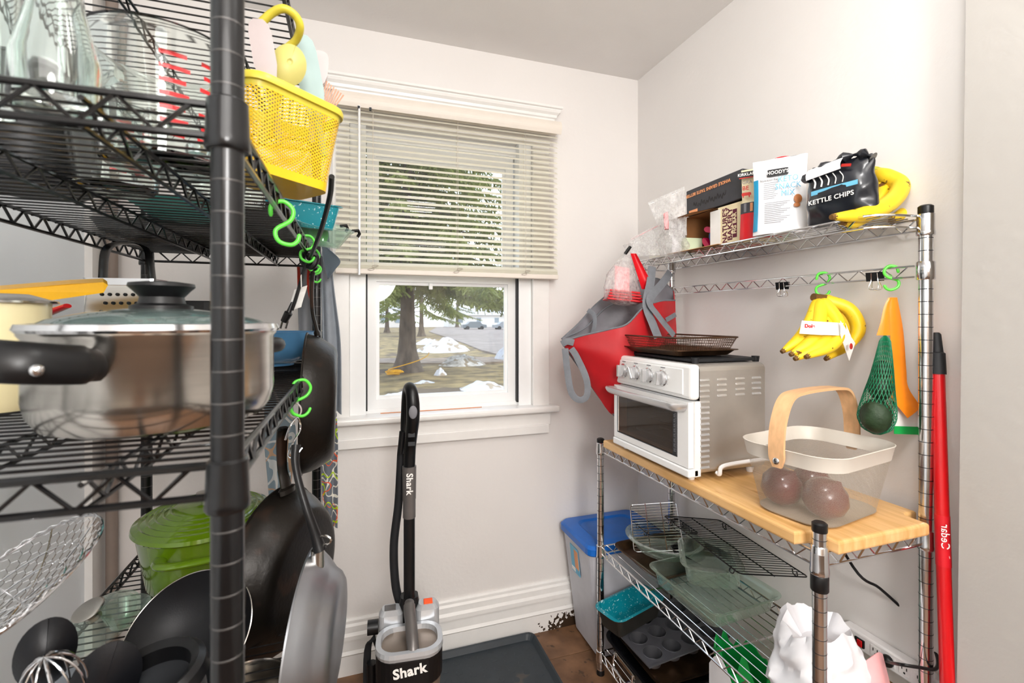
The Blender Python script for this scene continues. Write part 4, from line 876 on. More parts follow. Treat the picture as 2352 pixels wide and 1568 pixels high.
# ---------------------------------------------------------------- chrome rack on the right wall
GX0, GX1, GY0, GY1 = .872, 1.185, .690, 1.560
cr = thing('wire_shelving_unit', 'chrome wire shelving unit against the right wall with tall rear posts', 'shelving', ((GX0+GX1)/2, (GY0+GY1)/2, 0))
for (x, y, zt) in ((GX0, GY0, .915), (GX0, GY1, .872), (GX1, GY0, 1.563), (GX1, GY1, 1.53)):
    post(cr, x, y, 0, zt, .0127, 'chrome', 'chromed', .0277 if y < 1 else .0277, cap='blackp')
ZS1, ZS2, ZS3 = .856, .475, .085
C4 = ((GX0, GY0), (GX0, GY1), (GX1, GY0), (GX1, GY1))
for z in (ZS1, ZS2, ZS3):
    shelf(cr, GX0, GX1, GY0, GY1, z, .026, 'chrome', C4, wr=.0014, pitch=.028, rr_=.0028, tp=.05, wires='y', inner=(.98, 1.27), collar=.0165)
# plastic sleeve below the front right collar and black tip
MB().lathe([(.0150, .785), (.0160, .787), (.0160, .815), (.0150, .817)], 20, TR((GX0, GY0, 0))).build('sleeve', 'blackp', cr)
MB().lathe([(.0165, .818), (.0150, .872), (.0140, .874)], 20, TR((GX0, GY0, 0))).build('collar_cone', 'chrome', cr)
# top half shelf
TX0, TX1, TY0, TY1, ZT = 1.066, 1.222, .72, 1.667, 1.546
b = MB()
truss(b, (TX0, TY0+.02, ZT), (TX0, TY1, ZT), .026, .0028, .055)
truss(b, (TX1, TY0, ZT), (TX1, TY1, ZT), .026, .0028, .055); truss(b, (TX0, TY1, ZT), (TX1, TY1, ZT), .026, .0028, .05)
for dz in (0, -.026): b.tube(spline([(TX0, TY0+.06, ZT+dz), (TX0+.004, TY0+.02, ZT+dz), (TX0+.04, TY0-.008, ZT+dz), (GX1, TY0-.02, ZT+dz)], 5), .0028, 6)
ts = b.build('half_shelf', 'chrome', cr); w = MB()
for k in range(1, 7): x = TX0+(TX1-TX0)*k/7; w.tube([(x, TY0, ZT-.003), (x, TY1, ZT-.003)], .0014, 5)
w.build('deck_wires', 'chrome', ts, kind='stuff')
for y in (.80, 1.05, 1.30, 1.55): MB().tube([(TX0, y, ZT-.007), (TX1, y, ZT-.007)], .0024, 6).build('cross_wire', 'chrome', ts)
for y in (GY0, GY1): MB().lathe([(.0155, ZT-.045), (.0168, ZT-.043), (.0168, ZT-.036), (.0160, ZT-.034), (.0160, ZT+.002), (.013, ZT+.004)], 20, TR((GX1, y, 0))).build('collar', 'chrome', ts)
# hanging rail
b = MB(); truss(b, (GX1-.004, GY0+.02, 1.437), (GX1-.004, GY1-.012, 1.440), .024, .0023, .055); rl = b.build('hanging_rail', 'chrome', cr)
for y in (GY0, GY1): MB().lathe([(.0155, 1.405), (.0168, 1.407), (.0168, 1.443), (.0155, 1.445)], 20, TR((GX1, y, 0))).build('rail_collar', 'chrome', rl)
# ---------------------------------------------------------------- bamboo board
Bz0, Bz1 = ZS1+.003, ZS1+.031
o = [(.850, 1.500), (.850, .725), (.885, .725), (.893, .715), (.893, .668), (1.150, .668), (1.150, .715), (1.165, .722), (1.175, .722), (1.175, 1.500)]
o = [(.850, 1.500), (.850, .728), (.886, .722), (.894, .716), (.894, .668), (1.158, .668), (1.158, .712), (1.168, .720), (1.204, .720), (1.204, 1.500)]
b = bmesh.new(); vs = [b.verts.new((x, y, Bz0)) for x, y in o]; f = b.faces.new(vs); r = bmesh.ops.extrude_face_region(b, geom=[f])
for v in r['geom']:
    if isinstance(v, bmesh.types.BMVert): v.co.z = Bz1
bmesh.ops.bevel(b, geom=[e for e in b.edges if abs(e.verts[0].co.z-e.verts[1].co.z) < 1e-6], offset=.006, segments=3, affect='EDGES', profile=.5)
b.verts.index_update(); mb = MB(); mb.add([v.co.copy() for v in b.verts], [[v.index for v in f.verts] for f in b.faces]); b.free()
bd = tag(mb.build('cutting_board', 'wood', loc=(1.03, 1.08, Bz0)), 'long bamboo butcher board lying on the chrome unit under the oven', 'board')
BT = Bz1
# ---------------------------------------------------------------- toaster oven (front faces -X)
OX0, OX1, OY0, OY1 = .838, 1.098, 1.028, 1.408; OZ0, OZ1 = BT+.016, 1.197
ov = thing('toaster_oven', 'white and stainless toaster oven with four knobs standing on the bamboo board', 'oven', ((OX0+OX1)/2, (OY0+OY1)/2, BT))
MB().box(OX0+.03, OX1, OY0, OY1, OZ0+.004, OZ1, bev=.014, seg=3).build('housing', 'ovsteel', ov)
Hh = OZ1-OZ0; zp = OZ0+Hh*.675
fm = MB().box(OX0+.004, OX0+.034, OY0-.002, OY1+.002, zp+.003, OZ1+.002, bev=.010, seg=3)
pn = fm.build('control_panel', 'ovw', ov)
MB().box(OX0+.001, OX0+.006, OY0+.030, OY1-.030, zp+.014, OZ1-.012, bev=.002).build('panel_inset', 'ovw', pn)
MB().box(OX0+.010, OX0+.034, OY0-.001, OY1+.001, OZ0, zp-.002, bev=.006).build('front_frame', 'ovw', ov)
dr = MB(); dz0, dz1 = OZ0+.022, zp-.002
wy0, wy1, wz0, wz1 = OY0+.052, OY1-.028, dz0+.022, dz1-.034
for (a, b_, c_, d_) in ((OY0+.004, wy0, dz0, dz1), (wy1, OY1-.004, dz0, dz1), (wy0, wy1, dz0, wz0), (wy0, wy1, wz1, dz1)): dr.box(OX0-.001, OX0+.016, a, b_, c_, d_)
dr = dr.build('door', 'ovw', ov)
MB().box(OX0+.001, OX0+.004, wy0-.001, wy1+.001, wz0-.001, wz1+.001).build('door_glass', 'ovglass', dr)
MB().box(OX0+.0005, OX0+.003, wy0, wy0+.018, wz0, wz1).build('glass_border', 'ink', dr)
MB().box(OX0-.0015, OX0+.0015, wy0-.004, wy1+.004, wz1, wz1+.003).box(OX0-.0015, OX0+.0015, wy0-.004, wy1+.004, wz0-.003, wz0).box(OX0-.0015, OX0+.0015, wy0-.004, wy0-.001, wz0, wz1).box(OX0-.0015, OX0+.0015, wy1+.001, wy1+.004, wz0, wz1).build('window_bezel', 'chromed', dr)
gm = MB()
for k in range(24): gm.box(OX0-.0002, OX0+.0006, wy0+.005, wy0+.009+.004*(k % 3 > 0), wz1-.006-.0045*k, wz1-.004-.0045*k)
gm.build('printed_marks', 'grink', dr, kind='stuff')
cv = MB(); cy0, cy1, cz0, cz1, cx1 = wy0-.02, wy1+.012, wz0-.01, wz1+.012, OX1-.02
cv.box(cx1, cx1+.002, cy0, cy1, cz0, cz1).box(OX0+.035, cx1, cy0-.002, cy0, cz0, cz1).box(OX0+.035, cx1, cy1, cy1+.002, cz0, cz1).box(OX0+.035, cx1, cy0, cy1, cz0-.002, cz0).box(OX0+.035, cx1, cy0, cy1, cz1, cz1+.002)
ov['note'] = 0; del ov['note']
# the housing front must be open behind the glass: cavity liner sits in a recess
for o_ in [x for x in bpy.data.objects if x.name.startswith('housing') or x.name.startswith('front_frame')]: bpy.data.objects.remove(o_)
hs = MB(); T_ = .004
secs = [(OY1-OY0, OZ1-OZ0-.004)]
def rry(y0, y1, z0, z1, r, x): return [(x, p[0], p[1]) for p in rrect(y1-y0, z1-z0, r, 0, (y0+y1)/2, (z0+z1)/2, n=4)]
hs.rings([rry(OY0, OY1, OZ0+.004, OZ1, .016, OX0+.032), rry(OY0, OY1, OZ0+.004, OZ1, .016, OX1-.006), rry(OY0+.005, OY1-.005, OZ0+.009, OZ1-.005, .012, OX1)], cap0=False, cap1=True, smooth=False)
hs = hs.build('housing', 'ovsteel', ov)
cv.build('oven_cavity', 'ovin', ov)
ff = MB()
for (a, b_, c_, d_) in ((OY0-.001, wy0-.004, OZ0, zp), (wy1+.004, OY1+.001, OZ0, zp), (wy0-.004, wy1+.004, OZ0, wz0-.004), (wy0-.004, wy1+.004, wz1+.004, zp)): ff.box(OX0+.017, OX0+.035, a, b_, c_, d_)
ff.build('front_frame', 'ovw', ov)
MB().box(OX0-.004, OX0+.03, OY0-.001, OY1+.001, OZ0-.002, OZ0+.020, bev=.004).build('crumb_tray', 'ovw', ov)
rkk = MB()
for k in range(14): y = cy0+(cy1-cy0)*(k+.5)/14; rkk.tube([(OX0+.04, y, cz0+.075), (cx1, y, cz0+.075)], .0013, 5)
for x in (OX0+.045, OX0+.15, cx1-.01): rkk.tube([(x, cy0, cz0+.073), (x, cy1, cz0+.073)], .002, 6)
rkk.build('oven_rack', 'brownsteel', ov, kind='stuff')
for z in (cz0+.012, cz1-.012):
    for x in (OX0+.08, OX0+.17): MB().tube([(x, cy0, z), (x, cy1, z)], .004, 8).build('heating_element', 'brownsteel', ov)
hb = MB().tube(spline([(OX0-.002, OY0+.018, dz1-.016), (OX0-.030, OY0+.022, dz1-.014), (OX0-.038, OY0+.05, dz1-.013), (OX0-.044, (OY0+OY1)/2, dz1-.012), (OX0-.038, OY1-.05, dz1-.013), (OX0-.030, OY1-.022, dz1-.014), (OX0-.002, OY1-.018, dz1-.016)], 6), .0155, 14, flat=.5, up=(1, 0, 0))
hb.build('handle', 'knob', dr)
for k in range(4):
    y = OY1-.062-.068*k; z = (zp+OZ1)/2+.002
    M = axisM((OX0+.001, y, z), (-1, 0, 0))
    kn = MB().lathe([(.022, -.001), (.0225, .003), (.0205, .005)], 32, M).build('knob', 'chrome', pn)
    MB().lathe([(.0195, .004), (.0190, .012), (.0165, .014), (.0001, .014)], 32, M).box(-.0055, .0055, -.019, .019, .012, .026, M @ Matrix.Rotation((0, .5, 0, -.15)[k]+PI/2*0, 4, 'Z'), bev=.002).build('knob_grip', 'knob', kn)
    MB().box(OX0+.0002, OX0+.0012, y-.010, y+.010, z+.0285, z+.0310).build('printed_mark', 'grink', pn)
    for q in range(9):
        a = -2.2+4.4*q/8; MB().box(-.0005, .0005, -.0005, .0018, 0, .0004, M @ Matrix.Rotation(a, 4, 'Z') @ Matrix.Translation((0, .0245, 0))).build('dial_mark', 'grink', pn)
MB().box(OX0+.0, OX0+.0015, OY1-.026, OY1-.022, zp+.045, zp+.048).build('indicator', 'red', pn)
# side louvers
for col, (x, n) in enumerate(((.886, 17), (.943, 4), (1.005, 4), (1.062, 4))):
    for k in range(n):
        z = OZ1-.040-.0145*k; w_ = .0155
        M = Matrix.Translation((x, OY0, z))
        lv = MB().rings([[(-w_, 0, -.0022), (w_, 0, -.0022), (w_, 0, .0030), (-w_, 0, .0030)], [(-w_*.96, -.0030, -.0022), (w_*.96, -.0030, -.0022), (w_*.96, -.0005, .0026), (-w_*.96, -.0005, .0026)]], M=M, smooth=False)
        lv.build('louver', 'knob', ov)
br = MB().tube(spline([(.925, OY0-.001, OZ0+.005), (.925, OY0-.012, OZ0+.004), (.928, OY0-.014, OZ0+.022), (.96, OY0-.014, OZ0+.028), (1.05, OY0-.014, OZ0+.03), (1.09, OY0-.014, OZ0+.03)], 4), .0055, 8); br.build('cord_wrap_bracket', 'white', ov)
for (x, y) in ((OX0+.03, OY0+.03), (OX0+.03, OY1-.03), (OX1-.03, OY0+.03), (OX1-.03, OY1-.03)): MB().lathe([(.008, BT), (.012, BT+.016)], 16, TR((x, y, 0))).build('foot', 'white', ov)
# grill plate, tray, basket on top
gp = thing('grill_plate', 'dark grill plate lying on top of the toaster oven under the tray', 'grill plate', (1.0, 1.22, OZ1))
MB().box(.885, 1.110, 1.065, 1.375, OZ1+.003, OZ1+.012, bev=.003).build('plate', 'blackr', gp)
for k in range(4): MB().tube([((.892, 1.104)[k % 2], (1.072, 1.368)[k//2], OZ1), ((.892, 1.104)[k % 2], (1.072, 1.368)[k//2], OZ1+.016)], [.009, .011], 14).build('foot', 'blackr', gp)
z = OZ1+.017; cx, cy = .968, 1.248
b = MB().rr([(.185, .255, .02, z, cx, cy), (.215, .285, .025, z+.014, cx, cy), (.232, .302, .03, z+.015, cx, cy), (.232, .302, .03, z+.0175, cx, cy), (.212, .282, .025, z+.016, cx, cy), (.180, .25, .02, z+.003, cx, cy)])
tag(b.build('baking_tray', 'brownsteel', loc=(cx, cy, z)), 'brown stained baking tray stacked on the grill plate above the oven', 'tray')
wb_ = thing('wire_basket', 'rectangular brown wire air fry basket on top of the oven stack', 'basket', (cx, cy, z+.018))
z0 = z+.012; z1 = z+.052; x0, x1, y0, y1 = cx-.105, cx+.105, cy-.14, cy+.14
cop = mat('copper_brown_wire', '#574030', .4, .6, var=.3)
MB().tube([(p[0], p[1], z1) for p in rrect(.224, .292, .02, 0, cx, cy)], .0026, 6, closed=True).tube([(p[0], p[1], z0) for p in rrect(.19, .26, .02, 0, cx, cy)], .0018, 6, closed=True).build('rim_wire', cop, wb_)
b = MB(); P0 = perim(.19, .26, .02, 120); P1 = perim(.222, .29, .02, 120)
for i in range(120): b.tube([(P0[i][0]+cx, P0[i][1]+cy, z0), (P1[i][0]+cx, P1[i][1]+cy, z1)], .0007, 4)
for q in (.2, .4, .6, .8): b.tube([((p[0]*(1-q)+r_[0]*q)+cx, (p[1]*(1-q)+r_[1]*q)+cy, z0+(z1-z0)*q) for p, r_ in zip(P0[::2], P1[::2])], .0007, 4, closed=True)
for i in range(24): x = cx-.093+.186*i/23; b.tube([(x, cy-.128, z0), (x, cy+.128, z0)], .0008, 4)
for i in range(32): y = cy-.128+.256*i/31; b.tube([(cx-.093, y, z0), (cx+.093, y, z0)], .0008, 4)
b.build('wire_mesh', cop, wb_, kind='stuff')
# ---------------------------------------------------------------- mesh basket with wooden handle and onions
KC = (1.005, .802); KR = math.radians(10); M = TR((KC[0], KC[1], BT), KR)
kb = thing('mesh_basket', 'beige metal mesh basket with a bent wood handle on the board', 'basket', M)
KH = .152
b = holed_wall(M, .235, .165, .276, .215, .05, .004, KH-.024, 150, 46, .50); b.build('mesh_wall', 'mesh', kb)
MB().rr([(.225, .155, .05, .001), (.238, .168, .052, .006), (.225, .155, .05, .004)], M, n=8).build('base_plate', 'mesh', kb)
MB().rr([(.275, .214, .058, KH-.028), (.285, .224, .060, KH), (.289, .228, .062, KH+.003), (.285, .224, .060, KH+.004), (.279, .218, .058, KH), (.271, .210, .056, KH-.028)], M, n=8, cap0=False, cap1=False, smooth=True).build('rim_band', 'rimc', kb)
P = spline([(-.148, 0, KH-.036), (-.151, 0, KH+.01), (-.143, 0, KH+.062), (-.115, 0, KH+.108), (-.060, 0, KH+.119), (.06, 0, KH+.119), (.115, 0, KH+.108), (.143, 0, KH+.062), (.151, 0, KH+.01), (.148, 0, KH-.036)], 6)
b = MB(); rs = []
for i, p in enumerate(P):
    t = (P[min(i+1, len(P)-1)]-P[max(i-1, 0)]).normalized(); n_ = Vector((0, 1, 0)).cross(t); q = min(i, len(P)-1-i); w_ = .017*min(1, .55+q*.18)
    rs.append([p+n_*.003+Vector((0, -w_, 0)), p+n_*.003+Vector((0, w_, 0)), p-n_*.003+Vector((0, w_, 0)), p-n_*.003+Vector((0, -w_, 0))])
hd = b.rings(rs, M=M).build('handle', 'ply', kb)
for sg in (-1, 1): MB().ell((sg*.153, 0, KH-.022), (.003, .0075, .0075), M).build('rivet', 'chrome', hd)
for (x, y, r, l) in ((-.062, .045, .044, 'purple onion at the left inside the mesh basket'), (.032, .030, .042, 'purple onion at the back of the mesh basket'), (-.052, -.044, .045, 'large purple onion nearest the front of the mesh basket')):
    c = M @ Vector((x, y, r*.92+.006)); t = thing('onion', l, 'onion', c, 'purple onions in the mesh basket')
    Mo = axisM(c, (.3+x, -.5, .8))
    MB().lathe([(.0001, -r*.93), (r*.35, -r*.88), (r*.75, -r*.6), (r, -r*.05), (r*.93, r*.42), (r*.6, r*.8), (r*.25, r*.96), (r*.1, r*1.08), (.0001, r*1.15)], 32, Mo).build('bulb', 'onion', t)
    MB().tube([(0, 0, -r*.9), (0, 0, -r*.97)], [.006, .004], 8, M=Mo).build('root', 'card', t)
# ---------------------------------------------------------------- bananas
def banana(parent, P, r, name='banana'):
    P = spline(P, 6); n = len(P); rs = []
    for i in range(n):
        q = i/(n-1); rs.append(r*(.30 if q < .06 else .36+(.64)*min(1, (q-.06)/.16)) if q < .22 else r*(1 if q < .72 else 1-.62*((q-.72)/.28)**1.6))
    nn = int(n*.13); 
    o = MB().tube(P[nn:], rs[nn:], 6).build(name, 'ban', parent)
    for p in o.data.polygons: p.use_smooth = True
    for e in o.data.edges: e.use_edge_sharp = False
    sb = o.modifiers.new('round', 'SUBSURF'); sb.levels = 1; sb.render_levels = 2
    MB().tube(P[:nn+2], [rs[nn]*.75]*(nn)+[rs[nn]*.85, rs[nn]*1.0], 8).build('neck', 'bang', o)
    e = P[-1]; d = (P[-1]-P[-2]).normalized(); MB().tube([e-d*.003, e+d*.007], [rs[-1]*.95, rs[-1]*.7], 8).build('tip', 'bant', o); return o
# hanging bunch
t = thing('banana_bunch', 'bunch of bananas hanging from a green hook on the chrome rail', 'bananas', at(1885, 690, 1.22))
S_ = at(1885, 690, 1.225)
for pts in (((1878, 700, 1.21), (1862, 740, 1.19), (1838, 778, 1.17), (1800, 805, 1.16)),
            ((1884, 702, 1.20), (1880, 745, 1.17), (1862, 785, 1.15), (1820, 812, 1.14)),
            ((1890, 700, 1.22), (1905, 750, 1.17), (1880, 795, 1.14), (1830, 822, 1.13)),
            ((1896, 700, 1.20), (1925, 745, 1.16), (1912, 790, 1.14), (1855, 818, 1.12)),
            ((1902, 692, 1.22), (1950, 710, 1.20), (1972, 755, 1.19), (1950, 800, 1.18)),
            ((1900, 690, 1.23), (1935, 720, 1.22), (1955, 780, 1.21), (1900, 822, 1.19))):
    banana(t, [S_]+[at(*p) for p in pts], .0195)
MB().tube([at(1868, 682, 1.215), at(1900, 688, 1.225)], [.010, .012], 10).build('crown', 'bant', t)
def lab(u, v):
    # paper band wrapped around the bunch
    px = 1842+116*u; py = 738+10*math.sin(u*3)+36*v+u*28; return at(px, py, 1.130+.012*(1-math.sin(u*PI))*2+.006*v)
lb_ = MB().sheet(lambda u, v: at(1842+100*u+ (12*v if u > .5 else -6*v), 736+30*v+6*u, 1.148-.022*math.sin(u*PI)), 14, 4, .0006).build('band_label', 'inkw', t)
MB().sheet(lambda u, v: at(1930+34*u-14*v*u, 742+46*u-6*(1-u)+34*v*(1+.2*u), 1.125+.03*u), 8, 4, .0006).build('band_label', 'inkw', t)
text('Dole', .0115, 'red', lb_, frame(at(1860, 749, 1.104), (cs, -sn, -.05), (0, 0, 1)), 'label_text', bold=.0006)
MB().ell((0, 0, 0), (.0055, .001, .0075), TR(at(1955, 795, 1.128))).build('round_logo', 'redink', lb_)
hook_at(Vector((GX1-.004, .925, 1.443)), -.75, .062, 'lime green S hook holding the hanging banana bunch on the rail')
hook_at(Vector((GX1-.004, .757, 1.443)), 2.45, .056, 'lime green S hook holding the avocado net at the right post')
# bananas lying on top shelf
t = thing('banana_bunch', 'bunch of ripe bananas lying on the chrome top shelf at the right', 'bananas', atX(2005, 500, 1.13))
S_ = at(2003, 386, 1.20)
for pts, r in ((((2030, 400, 1.18), (2082, 425, 1.16), (2098, 470, 1.14), (2050, 505, 1.12)), .024), (((2028, 402, 1.16), (2068, 425, 1.12), (2045, 465, 1.09), (1985, 492, 1.07), (1915, 498, 1.055)), .023),
               (((2018, 405, 1.18), (2030, 440, 1.15), (2010, 475, 1.12), (1965, 508, 1.09), (1940, 512, 1.08)), .020), (((2035, 398, 1.20), (2092, 415, 1.19), (2108, 460, 1.17), (2075, 505, 1.15)), .023)):
    banana(t, [S_]+[at(*p) for p in pts], r)
MB().tube([at(1994, 376, 1.20), at(2012, 396, 1.20)], [.010, .013], 10).build('crown', 'bant', t)
# ---------------------------------------------------------------- avocado net bag
t = thing('avocado_net_bag', 'green net bag of avocados with an orange film header hanging by the post', 'net bag', at(2040, 690, 1.11))
c = at(2015, 938, 1.08)
for i, (px, py, d, r) in enumerate(((2012, 955, 1.08, .034), (2022, 890, 1.09, .026), (2024, 850, 1.10, .020))):
    MB().ell(tuple(at(px, py, d)), (r*.92, r*.92, r*1.15)).build('avocado', 'avo', t)
b = MB(); prof = [(.0012, 770, 2033), (.010, 780, 2033), (.016, 820, 2030), (.022, 860, 2026), (.029, 900, 2020), (.036, 940, 2015), (.037, 960, 2013), (.028, 985, 2013), (.008, 996, 2014)]
Pn = [at(p[2], p[1], 1.09) for p in prof]
def np_(u, v):
    k = v*(len(prof)-1); i = min(int(k), len(prof)-2); q = k-i; c_ = Pn[i].lerp(Pn[i+1], q); r = prof[i][0]*(1-q)+prof[i+1][0]*q; a = u*2*PI
    return c_+Vector((math.cos(a)*r, math.sin(a)*r, 0))
for s_ in (1, -1):
    for k in range(26):
        b.tube([np_((k/26+s_*.55*v/22) % 1.0, v/22) for v in range(23)], .0008, 3)
b.build('netting', 'net', t, kind='stuff')
b = MB(); strap = lambda L: [at(*q) for q in L]
def ribbon(L, R_, m, nm, parent, th=.0008, amp=.002):
    Ls, Rs = spline(L, 5), spline(R_, 5); n = len(Ls)-1
    return MB().sheet(lambda u, v: Ls[round(v*n)].lerp(Rs[round(v*n)], u)+Vector((0, 0, 0))+Vector((-.5, -.8, 0))*amp*math.sin(u*PI), 6, n, th).build(nm, m, parent)
ribbon(strap([(2040, 684, 1.10), (2030, 705, 1.10), (2022, 740, 1.095), (2013, 770, 1.09)]), strap([(2048, 684, 1.10), (2046, 705, 1.10), (2043, 740, 1.095), (2044, 770, 1.09)]), 'orange', 'header_strap', t)
ol = ribbon(strap([(2042, 683, 1.10), (2044, 760, 1.095), (2046, 850, 1.09), (2044, 905, 1.085), (2084, 960, 1.08)]), strap([(2060, 683, 1.10), (2074, 760, 1.095), (2081, 850, 1.09), (2086, 890, 1.085), (2115, 935, 1.08)]), 'orange', 'header_strap', t)
MB().sheet(lambda u, v: at(2054+58*u, 930+20*u*.4+52*v, 1.095), 4, 4, .0006).build('paper_tag', 'inkw', t)
MB().sheet(lambda u, v: at(2053+60*u, 978+18*v+2*u, 1.093), 4, 2, .0006).build('tag_stripe', 'bagg', t)
MB().sheet(lambda u, v: at(2046+12*u+14*v, 920+25*v+4*u, 1.096), 4, 4, .0006).build('tag_stripe', 'bagg', t)
# binder clips
def clip(c, label, tilt=0):
    M = axisM(c, (-1, -.25, .0)) @ Matrix.Rotation(tilt, 4, 'Z')
    t = thing('binder_clip', label, 'clip', M, 'binder clips on the chrome rail')
    MB().prism([(-.010, -.001), (-.0075, .0), (.0, .0008), (.0075, 0), (.010, -.001), (.009, -.004), (-.009, -.004)], 0, .0001, M) # noqa
    MB().rings([[(-.018, .009, .005), (.018, .009, .005), (.018, .009, -.005), (-.018, .009, -.005)], [(-.018, -.012, .0005), (.018, -.012, .0005), (.018, -.012, -.0005), (-.018, -.012, -.0005)]], M=M, smooth=False).build('body', 'blackp', t)
    for sg in (-1, 1):
        MB().tube(spline([(-.006, .007, sg*.006), (-.007, -.012, sg*.004), (-.010, -.026, sg*.010), (-.006, -.032, sg*.011), (.006, -.032, sg*.011), (.010, -.026, sg*.010), (.007, -.012, sg*.004), (.006, .007, sg*.006)], 3), .0008, 5, M=M).build('wire_arm', 'chrome', t)
clip(atX(1797, 655, GX1-.006), 'black binder clip hanging from the rail left of the bananas')
clip(atX(2010, 634, GX1-.006), 'black binder clip on the rail beside the right post')
# ---------------------------------------------------------------- red pole
t = thing('telescopic_pole', 'red telescopic cleaning pole leaning in the corner beside the chrome unit', 'pole', (1.129, .604, 0))
pa, pb = Vector((1.129, .604, .0)), Vector((1.213, .686, 1.29)); pdv = pb-pa
MB().tube([pa, pa+pdv*.935], .0125, 20).build('tube', 'red', t)
MB().tube([pa+pdv*.93, pa+pdv*.965, pa+pdv*.967, pa+pdv*.997, pa+pdv], [.0148, .0142, .011, .008, .005], 20).build('threaded_tip', 'blackr', t)
MB().tube([pa+pdv*.62, pa+pdv*.70], .0132, 20).build('label_band', mat('red_label', '#c81622', .35), t)
M = axisM(pa+pdv*.66+Vector((-.0098, -.0093, 0)), (-.72, -.69, .0)); text('O-Cedar', .020, 'inkw', t, frame(pa+pdv*.66+Vector((-.0100, -.0094, 0)), (0, 0, 1), (.69, -.72, 0)), 'label_text')
# ---------------------------------------------------------------- power strip and cords
y0, y1, zs = .665, .895, .508
ps = thing('power_strip', 'white power strip with red switch fixed low on the right wall', 'power strip', (RX-.014, .8, zs))
MB().box(RX-.030, RX-.001, y0-.05, y1, zs-.022, zs+.022, bev=.004).build('body', 'white', ps)
MB().box(RX-.0345, RX-.029, y1-.060, y1-.036, zs-.010, zs+.010, bev=.002).build('switch_frame', 'blackp', ps)
MB().box(RX-.0375, RX-.033, y1-.056, y1-.044, zs-.008, zs+.008, bev=.0015).build('switch', 'red', ps)
for k in range(4):
    y = y1-.085-.032*k; so = MB().box(RX-.0312, RX-.0300, y-.012, y+.012, zs-.012, zs+.012, bev=.0005).build('socket', 'white', ps)
    MB().box(RX-.0316, RX-.0310, y-.006, y-.004, zs+.001, zs+.008).box(RX-.0316, RX-.0310, y+.004, y+.006, zs+.001, zs+.008).ell((RX-.0312, y, zs-.006), (.0006, .0025, .0025), n=10, m=6).build('slots', 'ink', so, kind='stuff')
MB().ell((RX-.036, y1-.115, zs), (.012, .014, .014)).build('plug', 'blackp', ps)
t = thing('oven_cable', 'black oven cord looping down the wall to the power strip', 'cord', at(2000, 1350, 1.15))
MB().tube(spline([(1.10, 1.10, .94), (1.20, 1.06, .935), (1.226, 1.03, .90), (1.228, 1.0, .84), tuple(at(1960, 1302, 1.16)), tuple(at(2020, 1350, 1.14)), tuple(at(2075, 1400, 1.13)), tuple(at(2118, 1450, 1.10)), tuple(at(2150, 1500, 1.06)), tuple(at(2150, 1535, 1.02)), tuple(at(2110, 1532, 1.0)), tuple(at(2060, 1524, 1.02)), (RX-.04, y1-.115, zs)], 7), .0034, 8).build('cable', 'blackp', t)
# ---------------------------------------------------------------- top shelf goods (deck height)
TD = ZT+.003
DXf = (0, -1, 0); UZ = (0, 0, 1)
def carton(name, label, x0, x1, y0, y1, z0, z1, m, M=None, cat='box', wall=.0015, open_=None, parent=None):
    t = thing(name, label, cat, ((x0+x1)/2, (y0+y1)/2, z0)) if parent is None else parent
    return t
# fig bar box: body closed except an opening on the front far half
x0, x1, y0, y1, z0, z1 = 1.098, 1.222, 1.114, 1.362, TD, TD+.122
fb = thing('snack_bar_box', 'open cream fig bar carton with brown flaps on the top shelf', 'box', ((x0+x1)/2, (y0+y1)/2, z0))
ym = 1.242
b = MB().box(x1-.0015, x1, y0, y1, z0, z1).box(x0, x1, y0, y0+.0015, z0, z1).box(x0, x1, y1-.0015, y1, z0, z1).box(x0, x1, y0, y1, z0, z0+.0015).box(x0, x1, y0, y1, z1-.0015, z1)
b.build('carton', 'cardin', fb)
MB().box(x0-.001, x0+.0008, y0-.001, ym-.03, z0, z1).box(x0, x1, y0-.001, y0-.0002, z0, z1).build('printed_face', 'creamc', fb)
MB().box(x0-.0016, x0+.0004, ym-.040, ym+.004, z0+.004, z1-.006).build('white_panel', 'inkw', fb)
text("NATURE'S", .026, 'maroon', fb, frame((x0-.0014, y0+.068, (z0+z1)/2), (0, 0, 1), (0, 1, 0)), 'print_text', bold=.0007, sx=.88)
text("BAKERY", .026, 'maroon', fb, frame((x0-.0014, y0+.047, (z0+z1)/2), (0, 0, 1), (0, 1, 0)), 'print_text', bold=.0007, sx=1.02)
MB().box(x0-.0018, x0-.001, y0+.020, y0+.036, z0+.018, z1-.018).build('print_block', 'maroon', fb)
text("FIG BAR", .017, 'creamc', fb, frame((x0-.0021, y0+.028, (z0+z1)/2), (0, 0, 1), (0, 1, 0)), 'print_text', bold=.0006, sx=1.0)
MB().add([(x0, y1+.02, z1+.002), (x0, ym-.02, z1+.002), (x0-.07, ym+.01, z1-.012), (x0-.072, y1+.02, z1-.016)], [(0, 1, 2, 3)]).add([(x0, y1+.02, z1+.0035), (x0, ym-.02, z1+.0035), (x0-.07, ym+.01, z1-.0105), (x0-.072, y1+.02, z1-.0145)], [(0, 1, 2, 3)]).build('top_flap', 'card', fb)
MB().sheet(lambda u, v: (x0-.062*v, y0+.06+(y1+.03-y0-.06)*u, z0+.001-.006*v+.004*math.sin(v*3)), 6, 5, .0015).build('bottom_flap', 'card', fb)
MB().sheet(lambda u, v: (x0-.004-.05*v, y1+.002+.05*u*0+.006*v, z0+(z1-z0-.004)*u), 3, 3, .0015).build('side_flap', 'paper', fb)
